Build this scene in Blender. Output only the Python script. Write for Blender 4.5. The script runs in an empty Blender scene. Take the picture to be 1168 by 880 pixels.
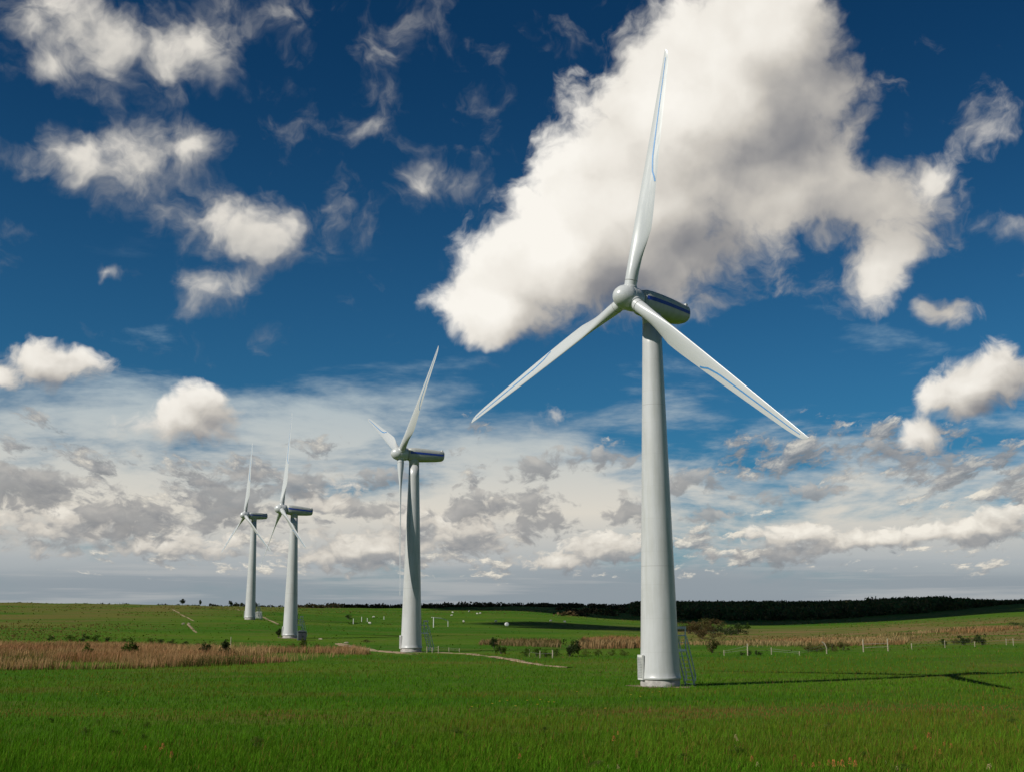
import bpy, bmesh, math, random
import numpy as np
from mathutils import Vector, Matrix

rng = np.random.default_rng(7)
random.seed(7)
R = math.radians
scene = bpy.context.scene
COL = scene.collection

# ------------------------------------------------------------------ camera survey
FPX, CX, CY, CZ = 1350.0, 584.0, 440.0, 4.7
TH = math.atan(270 / 1350)
cF = np.array([0, math.cos(TH), math.sin(TH)])
cU = np.array([0, -math.sin(TH), math.cos(TH)])
cR = np.array([1.0, 0, 0])


def ray(px, py):                       # direction through a point of the photo, scaled to y = 1
    d = cF + cR * (px - CX) / FPX - cU * (py - CY) / FPX
    return d / d[1]


def slope(v):
    return ray(CX, v)[2]


cam_d = bpy.data.cameras.new('camera')
cam = bpy.data.objects.new('camera', cam_d)
COL.objects.link(cam)
cam.location = (0, 0, CZ)
cam.rotation_euler = (math.pi / 2 + TH, 0, 0)
cam_d.sensor_width = 36
cam_d.lens = 36 * FPX / 1168
cam_d.clip_end = 20000
scene.camera = cam
scene.view_settings.view_transform = 'Standard'
scene.view_settings.look = 'None'
scene.view_settings.exposure = 0
scene.view_settings.gamma = 1
scene.view_settings.use_curve_mapping = False
scene.cycles.use_adaptive_sampling = True
scene.cycles.adaptive_threshold = 0.015
scene.cycles.max_bounces = 5
scene.cycles.diffuse_bounces = 3

SUN_EL, SUN_DIR = R(39), np.array([-0.83, -0.56])
SUN_DIR = SUN_DIR / np.linalg.norm(SUN_DIR)
SUN_AZ = math.atan2(SUN_DIR[0], SUN_DIR[1])
sl = bpy.data.lights.new('sun', 'SUN')
sl.energy = 5.0
sl.angle = R(0.5)
sl.color = (1.0, 0.95, 0.87)
so = bpy.data.objects.new('sun', sl)
COL.objects.link(so)
sv = Vector((SUN_DIR[0] * math.cos(SUN_EL), SUN_DIR[1] * math.cos(SUN_EL), math.sin(SUN_EL)))
so.rotation_euler = (-sv).to_track_quat('-Z', 'Y').to_euler()
so.location = (-60, -40, 80)


# ------------------------------------------------------------------ node helpers
class NT:
    def __init__(s, tree):
        s.t = tree

    def n(s, typ, ins=None, **kw):
        nd = s.t.nodes.new(typ)
        for k, v in kw.items():
            setattr(nd, k, v)
        for k, v in (ins or {}).items():
            s.put(nd.inputs[k], v)
        return nd

    def put(s, sock, v):
        if isinstance(v, bpy.types.NodeSocket):
            s.t.links.new(v, sock)
        else:
            sock.default_value = v

    def m(s, op, a, b=None, c=None, clamp=False):
        nd = s.t.nodes.new('ShaderNodeMath')
        nd.operation = op
        nd.use_clamp = clamp
        for i, v in enumerate((a, b, c)):
            if v is not None:
                s.put(nd.inputs[i], v)
        return nd.outputs[0]

    def v(s, op, a, b=None, c=None, scale=None):
        nd = s.t.nodes.new('ShaderNodeVectorMath')
        nd.operation = op
        for i, x in enumerate((a, b, c)):
            if x is not None:
                s.put(nd.inputs[i], x)
        if scale is not None:
            s.put(nd.inputs['Scale'], scale)
        return nd.outputs['Value'] if op in ('LENGTH', 'DOT_PRODUCT') else nd.outputs[0]

    def ss(s, x, a, b, lo=0.0, hi=1.0):                     # smoothstep
        nd = s.t.nodes.new('ShaderNodeMapRange')
        nd.interpolation_type = 'SMOOTHSTEP'
        for k, q in zip(('Value', 'From Min', 'From Max', 'To Min', 'To Max'), (x, a, b, lo, hi)):
            s.put(nd.inputs[k], q)
        return nd.outputs[0]

    def mix(s, f, a, b, blend='MIX'):
        nd = s.t.nodes.new('ShaderNodeMix')
        nd.data_type = 'RGBA'
        nd.blend_type = blend
        s.put(nd.inputs[0], f)
        for i, q in ((6, a), (7, b)):
            if not isinstance(q, bpy.types.NodeSocket):
                q = tuple(q) + (1,) if len(q) == 3 else q
            s.put(nd.inputs[i], q)
        return nd.outputs[2]

    def noise(s, vec, scale, detail=4, rough=0.55, dims='3D', dist=0.0, lac=2.0):
        nd = s.t.nodes.new('ShaderNodeTexNoise')
        nd.noise_dimensions = dims
        for k, q in (('Vector', vec), ('Scale', scale), ('Detail', detail), ('Roughness', rough), ('Distortion', dist), ('Lacunarity', lac)):
            s.put(nd.inputs[k], q)
        return nd

    def ramp(s, f, stops, interp='LINEAR'):
        nd = s.t.nodes.new('ShaderNodeValToRGB')
        cr = nd.color_ramp
        cr.interpolation = interp
        while len(cr.elements) < len(stops):
            cr.elements.new(0.5)
        for e, (p, c) in zip(cr.elements, stops):
            e.position = p
            e.color = tuple(c) + (1,)
        s.put(nd.inputs[0], f)
        return nd.outputs[0]


def lin(*c):                            # 0-255 display value to linear
    return tuple(((q / 255) / 12.92 if q / 255 < 0.04045 else ((q / 255 + 0.055) / 1.055) ** 2.4) for q in c)


# ------------------------------------------------------------------ sky
def build_sky():
    w = bpy.data.worlds.new('World')
    scene.world = w
    w.use_nodes = True
    t = w.node_tree
    t.nodes.clear()
    g = NT(t)
    STR = 0.1
    sky = g.n('ShaderNodeTexSky', sky_type='NISHITA', sun_disc=False, sun_elevation=SUN_EL, sun_rotation=SUN_AZ,
              altitude=200, air_density=1.0, dust_density=0.3, ozone_density=3.0)
    tc = g.n('ShaderNodeTexCoord').outputs['Generated']
    sep = g.n('ShaderNodeSeparateXYZ', {0: tc})
    az = g.m('MULTIPLY', g.m('ARCTAN2', sep.outputs[0], sep.outputs[1]), 57.2958)
    el = g.m('MULTIPLY', g.m('ARCSINE', sep.outputs[2]), 57.2958)
    P = g.n('ShaderNodeCombineXYZ', {0: az, 1: el}).outputs[0]

    # clear sky: deep polarised blue
    blue = g.v('MULTIPLY', sky.outputs[0], SKY_TINT)
    grad = g.ss(el, 8.0, 30.0)
    blue = g.mix(grad, g.v('MULTIPLY', blue, (1.0, 1.0, 1.0)), g.v('MULTIPLY', blue, SKY_TOP))

    def azel(px, py):
        d = ray(px, py)
        d = d / np.linalg.norm(d)
        return math.degrees(math.atan2(d[0], d[1])), math.degrees(math.asin(d[2]))

    def group(name, blobs, nscale, amp, detail, rough, ysq, warp, soft_detail):
        gr = bpy.data.node_groups.new(name, 'ShaderNodeTree')
        gr.interface.new_socket('P', in_out='INPUT', socket_type='NodeSocketVector')
        gr.interface.new_socket('D', in_out='OUTPUT', socket_type='NodeSocketFloat')
        gr.interface.new_socket('Soft', in_out='OUTPUT', socket_type='NodeSocketFloat')
        q = NT(gr)
        gi, go = q.n('NodeGroupInput').outputs[0], q.n('NodeGroupOutput')
        w1 = q.noise(gi, 0.45, 3, 0.6, '2D')
        wp = q.v('ADD', gi, q.v('SCALE', q.v('SUBTRACT', w1.outputs['Color'], (0.5, 0.5, 0.5)), scale=warp))
        nz = q.noise(q.v('MULTIPLY', wp, (1, ysq, 1)), nscale, detail, rough, '2D', 0.25)
        sp = q.n('ShaderNodeSeparateXYZ', {0: wp})
        swap = q.v('ADD', q.n('ShaderNodeCombineXYZ', {0: sp.outputs[1], 1: sp.outputs[0]}).outputs[0], (0, 0, 0))
        acc = None
        for (px, py, rx, ry, rot, wt) in blobs:
            a, e = azel(px, py)
            co, si, ix, iy = math.cos(R(rot)), math.sin(R(rot)), 1 / (rx * 0.0424), 1 / (ry * 0.0424)
            off = (-(co * a + si * e) * ix, -(co * e - si * a) * iy, 0)
            h = off if rot == 0 else q.v('MULTIPLY_ADD', swap, (si * ix, -si * iy, 0), off)
            h = q.v('MULTIPLY_ADD', wp, (co * ix, co * iy, 0), h)
            val = q.m('MULTIPLY_ADD', q.v('LENGTH', h), -wt, wt)
            acc = val if acc is None else q.m('SMOOTH_MAX', acc, val, 0.25)
        acc = q.m('MAXIMUM', acc, -3.0)
        d = q.m('MULTIPLY_ADD', q.m('SUBTRACT', nz.outputs[0], 0.5), amp, acc)
        q.put(go.inputs[0], d)
        nl = q.noise(q.v('MULTIPLY', wp, (1, ysq, 1)), nscale, soft_detail, 0.5, '2D', 0.25)
        q.put(go.inputs[1], q.m('MULTIPLY_ADD', q.m('SUBTRACT', nl.outputs[0], 0.5), amp * 0.7, acc))
        return gr

    def use(gr, vec):
        nd = t.nodes.new('ShaderNodeGroup')
        nd.node_tree = gr
        t.links.new(vec, nd.inputs[0])
        return nd.outputs

    base = blue
    # high thin streaks fanning out over the lower sky
    rotP = g.n('ShaderNodeMapping', {'Vector': P, 'Rotation': (0, 0, R(14)), 'Scale': (0.11, 0.42, 1)}).outputs[0]
    st = g.noise(rotP, 1.0, 6, 0.6, '2D', 0.15).outputs[0]
    rotQ = g.n('ShaderNodeMapping', {'Vector': P, 'Rotation': (0, 0, R(-16)), 'Scale': (0.09, 0.36, 1), 'Location': (7, 3, 0)}).outputs[0]
    st2 = g.noise(rotQ, 1.0, 6, 0.6, '2D', 0.15).outputs[0]
    side = g.ss(az, -6.0, 8.0)
    stm = g.m('ADD', g.m('MULTIPLY', st, side), g.m('MULTIPLY', st2, g.m('SUBTRACT', 1.0, side)))
    cover = g.ss(g.m('ADD', el, g.m('MULTIPLY', side, 2.2)), 16.0, 5.2)
    veil = g.ss(g.m('ADD', g.m('MULTIPLY', cover, 1.15), g.m('MULTIPLY', g.m('SUBTRACT', stm, 0.5), 2.3)), 0.30, 1.15, 0.0, 0.94)
    veil = g.m('MULTIPLY', veil, g.ss(el, 19, 13))
    veilc = g.ramp(g.m('DIVIDE', el, 20.0), [(0.0, lin(138, 149, 158)), (0.075, lin(156, 163, 168)), (0.14, lin(176, 180, 182)),
                                            (0.26, lin(224, 217, 204)), (0.42, lin(196, 201, 199)), (0.65, lin(156, 180, 194)), (1.0, lin(140, 165, 185))])
    base = g.mix(veil, base, g.v('SCALE', veilc, scale=1 / STR))
    # bands of grey haze at the very bottom
    hb = g.noise(g.v('MULTIPLY', P, (0.05, 0.7, 1)), 1.0, 4, 0.5, '2D').outputs[0]
    base = g.mix(g.m('MULTIPLY', g.ss(g.m('ADD', el, g.m('MULTIPLY', g.m('SUBTRACT', hb, 0.5), 3.0)), 3.0, 1.2), 0.8), base,
                 g.v('SCALE', lin(142, 152, 160), scale=1 / STR))

    hs = g.noise(g.v('MULTIPLY', P, (0.07, 1.5, 1)), 1.0, 5, 0.6, '2D').outputs[0]
    base = g.mix(g.m('MULTIPLY', g.m('MULTIPLY', g.ss(el, 4.5, 2.0), g.ss(hs, 0.46, 0.68)), 0.5), base, g.v('SCALE', lin(186, 187, 186), scale=1 / STR))
    # low broken deck: grey flattened puffs with pale tops, smaller towards the horizon
    lowY = g.m('MULTIPLY', g.m('LOGARITHM', g.m('MAXIMUM', g.m('ADD', el, 2.2), 0.3), 2.0), 5.2)
    lowX = g.m('MULTIPLY', az, g.m('DIVIDE', 16.0, g.m('ADD', g.m('MAXIMUM', el, 0.0), 14.0)))
    LP = g.n('ShaderNodeCombineXYZ', {0: lowX, 1: lowY}).outputs[0]

    def low(gvec):
        wv = g.noise(gvec, 1.3, 3, 0.6, '2D')
        wp = g.v('ADD', gvec, g.v('SCALE', g.v('SUBTRACT', wv.outputs['Color'], (0.5, 0.5, 0.5)), scale=0.45))
        return g.noise(g.v('MULTIPLY', wp, (0.26, 0.44, 1)), 2.1, 8, 0.64, '2D', 0.0).outputs[0], wp
    n1, _ = low(LP)
    n2, _ = low(g.v('ADD', LP, (-0.2, 0.38, 0)))
    big = g.noise(g.v('MULTIPLY', P, (0.10, 0.22, 1)), 1.0, 2, 0.5, '2D').outputs[0]
    env = g.m('MULTIPLY', g.ss(el, 12.5, 7.5), g.ss(el, 0.8, 2.8))
    dl = g.m('ADD', g.m('MULTIPLY', g.m('SUBTRACT', n1, 0.5), 2.6), g.m('ADD', g.m('MULTIPLY', g.m('SUBTRACT', env, 1.0), 0.9),
             g.m('MULTIPLY', g.m('SUBTRACT', big, 0.55), 1.4)))
    al = g.m('MULTIPLY', g.ss(dl, 0.0, 0.36), 0.85)
    litl = g.m('MULTIPLY_ADD', g.m('SUBTRACT', n1, n2), LOW_LIT, g.ss(el, 7.5, 3.0, 0.20, 0.5), clamp=True)
    cl = g.ramp(litl, [(0.0, lin(124, 128, 133)), (0.35, lin(152, 153, 155)), (0.62, lin(190, 187, 180)), (1.0, lin(240, 232, 216))])
    base = g.mix(al, base, g.v('SCALE', cl, scale=1 / STR))

    # the cumulus
    def cumulus(base, blobs, name, nscale, amp, edge, k, delta, pal, thick=(0.5, 1.5), tk=0.35, amb=0.42, warp=1.0, amax=1.0, detail=8, ysq=1.15, soft=3.5, fine=0.12):
        gr = group(name, blobs, nscale, amp, detail, 0.56, ysq, warp, soft)
        o1 = use(gr, P)
        d1, s1 = o1[0], o1[1]
        s2 = use(gr, g.v('ADD', P, (delta[0], delta[1], 0)))[1]
        a = g.m('MULTIPLY', g.ss(d1, 0.0, edge), amax)
        lit = g.m('MULTIPLY_ADD', g.m('SUBTRACT', s1, s2), k, amb)
        lit = g.m('ADD', lit, g.m('MULTIPLY', g.m('SUBTRACT', d1, s1), fine))
        lit = g.m('SUBTRACT', lit, g.m('MULTIPLY', g.ss(s1, thick[0], thick[1]), tk), clamp=True)
        c = g.ramp(lit, pal)
        return g.mix(a, base, g.v('SCALE', c, scale=1 / STR))

    pal_big = [(0.0, lin(108, 112, 122)), (0.25, lin(148, 147, 148)), (0.5, lin(200, 195, 187)), (0.75, lin(236, 231, 222)), (1.0, lin(250, 246, 238))]
    pal_soft = [(0.0, lin(92, 104, 124)), (0.35, lin(148, 150, 154)), (0.7, lin(198, 195, 189)), (1.0, lin(226, 221, 212))]
    pal_low = [(0.0, lin(122, 128, 136)), (0.35, lin(158, 158, 158)), (0.6, lin(208, 202, 192)), (1.0, lin(246, 240, 228))]
    pal_grey = [(0.0, lin(116, 120, 126)), (0.5, lin(146, 147, 149)), (1.0, lin(202, 197, 189))]
    base = cumulus(base, LOW_BLOBS, 'cumulus_low', 0.95, 1.7, 0.4, 0.55, (-0.25, 0.6), pal_low, (0.5, 1.5), 0.0, 0.45, 0.7, 0.9, ysq=1.6, soft=4)
    base = cumulus(base, GREY_BLOBS, 'cumulus_grey', 1.0, 1.9, 0.45, 0.45, (-0.2, 0.5), pal_grey, (0.2, 1.0), 0.15, 0.42, 0.7, 0.78, detail=6, ysq=1.5, soft=3)
    base = cumulus(base, LEFT_BLOBS, 'cumulus_left', 0.36, 1.8, 1.0, 0.45, (-0.8, 1.0), pal_soft, (0.1, 0.9), -0.36, 0.36, 1.3, soft=3)
    base = cumulus(base, BIG_BLOBS, 'cumulus_big', 0.27, 1.35, 0.46, 0.46, (-2.8, 1.7), pal_big, (0.9, 1.8), 0.0, 0.52, 1.3, soft=1.3, fine=0.15)
    base = cumulus(base, SMALL_BLOBS, 'cumulus_small', 0.55, 1.3, 0.5, 0.42, (-0.6, 1.0), pal_big, (0.5, 1.5), 0.0, 0.45, 0.9)
    bg = g.n('ShaderNodeBackground', {'Color': base, 'Strength': STR})
    out = g.n('ShaderNodeOutputWorld')
    t.links.new(bg.outputs[0], out.inputs[0])
    w.cycles.sampling_method = 'NONE'


SKY_TINT = (0.12, 0.385, 0.52)
SKY_TOP = (0.36, 0.56, 0.66)
LOW_LIT = 2.4
# px, py, rx, ry, rotation, weight
BIG_BLOBS = [(815, 120, 190, 150, 20, 1.5), (715, 235, 150, 130, 35, 1.5), (640, 290, 140, 95, 20, 1.3), (560, 352, 85, 48, 0, 1.2),
             (880, 45, 105, 85, 0, 1.2), (885, 205, 130, 105, -15, 0.9), (790, 295, 130, 60, 15, 0.6),
             (1015, 235, 85, 60, -30, 0.65), (1005, 305, 80, 42, 38, 0.7), (1060, 205, 45, 50, 0, 0.5), (1075, 355, 36, 20, -20, 0.4), (1105, 130, 26, 40, 0, 0.12)]
LEFT_BLOBS = [(110, 45, 120, 70, 0, 1.0), (215, 50, 70, 75, 0, 0.9), (60, 70, 60, 40, 0, 0.8), (145, 185, 125, 52, 0, 1.0), (205, 170, 60, 45, 0, 0.8),
              (280, 262, 115, 55, -10, 1.0), (250, 325, 65, 35, 10, 0.6), (375, 235, 35, 50, -25, 0.6), (330, 15, 120, 50, 0, 0.30), (400, 70, 100, 60, 10, 0.05),
              (465, 55, 45, 50, 0, 0.12), (490, 212, 62, 30, 0, 0.75), (125, 312, 24, 14, 0, 0.7), (1155, 262, 40, 28, 0, 0.4)]
SMALL_BLOBS = [(55, 416, 62, 28, 0, 1.0), (5, 425, 25, 20, 0, 0.8), (212, 480, 70, 32, 5, 1.0), (230, 458, 36, 26, 0, 0.9), (1110, 440, 66, 40, 18, 1.2), (1140, 418, 40, 28, 0, 0.9),
               (1052, 497, 34, 24, 0, 0.8), (640, 470, 22, 20, 0, 0.3)]
LOW_BLOBS = [(420, 628, 95, 26, 0, 0.9), (525, 604, 70, 34, 0, 1.0), (470, 595, 40, 22, 0, 0.8), (690, 625, 62, 24, 0, 1.0), (640, 640, 60, 14, 0, 0.7), (1010, 612, 150, 15, 3, 0.9), (1125, 602, 60, 22, 10, 1.0),
             (905, 610, 50, 18, 0, 0.9), (70, 600, 100, 30, 0, 0.7), (200, 622, 110, 16, 0, 0.7), (375, 570, 50, 26, 0, 0.6)]
GREY_BLOBS = [(25, 556, 80, 26, -8, 0.9), (140, 592, 80, 30, 0, 0.8), (262, 572, 60, 36, 10, 0.9), (342, 552, 38, 22, 15, 0.8), (612, 532, 36, 18, 10, 0.7), (678, 523, 50, 14, 5, 0.7), (535, 578, 52, 20, 5, 0.8), (606, 573, 40, 20, 0, 0.8),
              (620, 600, 50, 16, 0, 0.6), (720, 582, 36, 18, 0, 0.7), (785, 548, 40, 16, 0, 0.6), (812, 587, 36, 10, 0, 0.7), (928, 560, 34, 10, 0, 0.8), (860, 563, 30, 8, 0, 0.4), (430, 580, 40, 14, 0, 0.6), (1030, 520, 60, 20, 0, 0.5), (895, 630, 70, 16, 0, 0.6), (440, 545, 50, 14, 0, 0.5)]
build_sky()


# ------------------------------------------------------------------ materials
def mat(name, build):
    m = bpy.data.materials.new(name)
    m.use_nodes = True
    t = m.node_tree
    t.nodes.clear()
    g = NT(t)
    out = g.n('ShaderNodeOutputMaterial')
    s, disp = build(g)
    t.links.new(s, out.inputs[0])
    return m


def pbr(g, color, rough=0.5, metal=0.0, normal=None, spec=0.5):
    ins = {'Base Color': color if isinstance(color, bpy.types.NodeSocket) else tuple(color) + (1,), 'Roughness': rough, 'Metallic': metal, 'Specular IOR Level': spec}
    if normal is not None:
        ins['Normal'] = normal
    return g.n('ShaderNodeBsdfPrincipled', ins).outputs[0]


def bump(g, h, strength=0.3, dist=0.05):
    return g.n('ShaderNodeBump', {'Height': h, 'Strength': strength, 'Distance': dist}).outputs[0]


def m_paint(name, col, rough, streak, seams=False):
    def b(g):
        tc = g.n('ShaderNodeTexCoord').outputs['Object']
        n1 = g.noise(g.v('MULTIPLY', tc, (2.2, 2.2, 0.22)), 1.0, 6, 0.65).outputs[0]
        n2 = g.noise(tc, 0.35, 4, 0.6).outputs[0]
        f = g.ss(g.m('ADD', g.m('MULTIPLY', n1, 0.65), g.m('MULTIPLY', n2, 0.35)), 0.38, 0.66)
        c = g.mix(g.m('MULTIPLY', f, streak), col, tuple(q * k for q, k in zip(col, (0.72, 0.72, 0.67))))
        nrm = None
        if seams:
            sep = g.n('ShaderNodeSeparateXYZ', {0: tc})
            fr = g.m('FRACT', g.m('DIVIDE', sep.outputs[2], 2.35))
            weld = g.m('SUBTRACT', g.ss(fr, 0.0, 0.008), g.ss(fr, 0.012, 0.02))
            big = g.m('FRACT', g.m('DIVIDE', g.m('ADD', sep.outputs[2], 3.4), 11.75))
            fl = g.m('SUBTRACT', g.ss(big, 0.0, 0.002), g.ss(big, 0.004, 0.006))
            c = g.mix(g.m('MULTIPLY', weld, 0.26), c, (0.34, 0.34, 0.32))
            c = g.mix(g.m('MULTIPLY', fl, 0.6), c, (0.30, 0.30, 0.29))
            nrm = bump(g, g.m('ADD', weld, g.m('MULTIPLY', n2, 0.4)), 0.08, 0.03)
        return pbr(g, c, g.ss(n1, 0.3, 0.7, rough - 0.06, rough + 0.1), 0.04, nrm, 0.6), None
    return mat(name, b)


def m_plain(name, col, rough=0.6, var=0.25, metal=0.0, scale=3.0, bstr=0.0):
    def b(g):
        tc = g.n('ShaderNodeTexCoord').outputs['Object']
        n = g.noise(tc, scale, 5, 0.6).outputs[0]
        c = g.mix(g.ss(n, 0.3, 0.7), tuple(q * (1 - var) for q in col), tuple(min(1, q * (1 + var)) for q in col))
        return pbr(g, c, rough, metal, bump(g, n, bstr, 0.05) if bstr else None), None
    return mat(name, b)


def m_leaf(name, trans=0.3, rough=0.7, sat=1.0):
    def b(g):
        at = g.n('ShaderNodeAttribute', attribute_name='tint').outputs['Color']
        d = g.n('ShaderNodeBsdfDiffuse', {'Color': at, 'Roughness': 0.6}).outputs[0]
        tr = g.n('ShaderNodeBsdfTranslucent', {'Color': g.v('MULTIPLY', at, (1.1, 1.15, 0.6))}).outputs[0]
        return g.n('ShaderNodeMixShader', {0: trans, 1: d, 2: tr}).outputs[0], None
    return mat(name, b)


M = {}
M['paint'] = m_paint('tower_paint', (0.49, 0.50, 0.50), 0.33, 0.6, True)
M['gel'] = m_paint('blade_gelcoat', (0.50, 0.52, 0.525), 0.25, 0.3)
M['nacelle'] = m_paint('nacelle_shell', (0.42, 0.435, 0.42), 0.42, 0.5)
M['stripe'] = m_plain('blue_stripe', (0.06, 0.23, 0.48), 0.4, 0.12)
M['navy'] = m_plain('dark_blue_stripe', (0.014, 0.055, 0.34), 0.4, 0.12)
M['concrete'] = m_plain('concrete', (0.34, 0.325, 0.30), 0.9, 0.22, 0, 2.5, 0.4)
M['steel'] = m_plain('galvanised_steel', (0.60, 0.63, 0.66), 0.42, 0.2, 0.2, 4)
M['darksteel'] = m_plain('dark_steel', (0.05, 0.055, 0.065), 0.5, 0.3)
M['white'] = m_plain('white_enamel', (0.56, 0.56, 0.53), 0.5, 0.08)
M['vent'] = m_plain('vent_grey', (0.30, 0.31, 0.30), 0.6, 0.2)
M['kiosk'] = m_plain('kiosk_green', (0.05, 0.065, 0.07), 0.55, 0.25)
M['wood'] = m_plain('weathered_wood', (0.32, 0.28, 0.20), 0.85, 0.3, 0, 6, 0.4)
M['wire'] = m_plain('fence_wire', (0.30, 0.29, 0.27), 0.5, 0.2, 0.6)
M['wool'] = m_plain('sheep_wool', (0.50, 0.48, 0.42), 0.95, 0.15, 0, 8, 0.5)
M['face'] = m_plain('sheep_face', (0.10, 0.09, 0.08), 0.8, 0.2)
M['bark'] = m_plain('bark', (0.09, 0.075, 0.055), 0.9, 0.35, 0, 6, 0.5)
M['leaf'] = m_leaf('foliage', 0.25)
M['grass'] = m_leaf('grass_blades', 0.35)
M['reed'] = m_leaf('dry_grass', 0.25)
M['petal'] = m_leaf('petals', 0.3)
M['wrap'] = m_plain('bale_wrap', (0.72, 0.72, 0.68), 0.35, 0.08)
M['rock'] = m_plain('pale_rock', (0.36, 0.30, 0.22), 0.9, 0.3, 0, 1.5, 0.6)
M['track'] = m_plain('track_earth', (0.26, 0.185, 0.105), 0.95, 0.35, 0, 0.9, 0.5)


# ------------------------------------------------------------------ object helpers
def link(name, me, parent=None, m=None):
    o = bpy.data.objects.new(name, me)
    COL.objects.link(o)
    if parent is not None:
        o.parent = parent
    if m is not None and not me.materials:
        me.materials.append(m)
    return o


def empty(name, loc, rz=0.0):
    o = bpy.data.objects.new(name, None)
    COL.objects.link(o)
    o.location = loc
    o.rotation_euler = (0, 0, rz)
    o.empty_display_size = 0.5
    return o


def tag(o, label=None, cat=None, group=None, kind=None):
    for k, v in (('label', label), ('category', cat), ('group', group), ('kind', kind)):
        if v:
            o[k] = v
    return o


def copy_tree(o, parent=None):
    c = o.copy()
    COL.objects.link(c)
    c.parent = parent
    for ch in list(o.children):
        copy_tree(ch, c)
    return c


def bm_mesh(bm, name, smooth=False):
    me = bpy.data.meshes.new(name)
    bmesh.ops.recalc_face_normals(bm, faces=bm.faces[:])
    bm.to_mesh(me)
    bm.free()
    if smooth:
        for p in me.polygons:
            p.use_smooth = True
    return me


def np_mesh(name, verts, faces, tint=None):
    """verts (n,3); faces list of equal-width index arrays; tint per vertex (n,3)"""
    me = bpy.data.meshes.new(name)
    verts = np.asarray(verts, dtype=np.float32)
    me.vertices.add(len(verts))
    me.vertices.foreach_set('co', verts.ravel())
    idx = np.concatenate([f.ravel() for f in faces]).astype(np.int32)
    tot = np.concatenate([np.full(len(f), f.shape[1]) for f in faces]).astype(np.int32)
    st = np.concatenate([[0], np.cumsum(tot)[:-1]]).astype(np.int32)
    me.loops.add(len(idx))
    me.loops.foreach_set('vertex_index', idx)
    me.polygons.add(len(tot))
    me.polygons.foreach_set('loop_start', st)
    me.polygons.foreach_set('loop_total', tot)
    if tint is not None:
        a = me.color_attributes.new('tint', 'FLOAT_COLOR', 'POINT')
        a.data.foreach_set('color', np.concatenate([tint, np.ones((len(tint), 1))], 1).astype(np.float32).ravel())
    me.update(calc_edges=True)
    me.validate()
    return me


def box(bm, c, s, mtx=None, bev=0.0):
    r = bmesh.ops.create_cube(bm, size=1.0)
    vs = r['verts']
    bmesh.ops.scale(bm, vec=s, verts=vs)
    bmesh.ops.translate(bm, vec=c, verts=vs)
    if bev:
        es = list({e for v in vs for e in v.link_edges})
        rr = bmesh.ops.bevel(bm, geom=es, offset=bev, segments=2, affect='EDGES', profile=0.7)
        vs = list({v for f in rr['faces'] for v in f.verts} | {v for v in vs if v.is_valid})
    if mtx is not None:
        bmesh.ops.transform(bm, matrix=mtx, verts=vs)


def tube(bm, pts, r, n=8):
    pts = [Vector(p) for p in pts]
    rs = r if isinstance(r, (list, tuple)) else [r] * len(pts)
    rings = []
    for i, p in enumerate(pts):
        d = (pts[min(i + 1, len(pts) - 1)] - pts[max(i - 1, 0)]).normalized()
        a = d.orthogonal().normalized() if i == 0 else (a - d * a.dot(d)).normalized()
        b = d.cross(a)
        rings.append([bm.verts.new(p + (a * math.cos(2 * math.pi * k / n) + b * math.sin(2 * math.pi * k / n)) * rs[i]) for k in range(n)])
    for q, w in zip(rings, rings[1:]):
        for k in range(n):
            bm.faces.new((q[k], q[(k + 1) % n], w[(k + 1) % n], w[k]))
    bm.faces.new(rings[0][::-1])
    bm.faces.new(rings[-1])


def loft(bm, rings, cap=True):
    vr = [[bm.verts.new(p) for p in r] for r in rings]
    n = len(vr[0])
    for q, w in zip(vr, vr[1:]):
        for k in range(n):
            bm.faces.new((q[k], q[(k + 1) % n], w[(k + 1) % n], w[k]))
    if cap:
        bm.faces.new(vr[0][::-1])
        bm.faces.new(vr[-1])


def lathe(bm, prof, n=64):
    loft(bm, [[(r * math.cos(2 * math.pi * k / n), r * math.sin(2 * math.pi * k / n), z) for k in range(n)] for r, z in prof])


# ------------------------------------------------------------------ terrain
CPX = np.array([-300, 0, 200, 300, 400, 500, 600, 730, 900, 1030, 1168, 1500], float)
CAZ = np.arctan((CPX - CX) / 1376.7)
ROWS = [  # distance, photo row of the ground at that distance for each column
    (150, [747, 747, 747, 747, 747, 747, 747, 746, 745, 744, 743, 743]),
    (190, [735, 735, 736, 737, 737, 737, 737, 736, 736, 735, 733, 732]),
    (235, [721, 722, 726, 729, 729, 728, 728, 728, 729, 727, 722, 720]),
    (330, [706, 707, 704, 703, 711, 712, 713, 718, 719, 714, 705, 702]),
    (450, [693, 694, 693, 695, 699, 701, 698, 711, 713, 706, 696, 693]),
    (650, [687, 686, 689, 692, 693, 694, 690, 702, 707, 700, 689, 688]),
    (900, [692, 692, 693, 693, 693, 692, 690, 694, 697, 694, 687, 687]),
    (1300, [698, 698, 696, 695, 694, 691, 690, 690, 691, 689, 687, 688]),
    (2200, [702, 702, 700, 700, 700, 699, 698, 697, 697, 696, 696, 696]),
    (9000, [704] * 12)]
Z0 = 0.3
Rc = [0, 30, 60, 90, 115] + [r for r, _ in ROWS]
Zc = [np.full(12, Z0)] * 5 + [CZ + r * np.cos(CAZ) * np.array([slope(v) for v in vs]) for r, vs in ROWS]
Zc = np.array(Zc)
LR = np.linspace(math.log(20), math.log(9000), 420)
LA = np.linspace(CAZ[0], CAZ[-1], 160)
_Zr = np.array([[np.interp(math.exp(l), Rc, Zc[:, j]) for j in range(12)] for l in LR])
_Z = np.array([np.interp(LA, CAZ, row) for row in _Zr])
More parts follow.
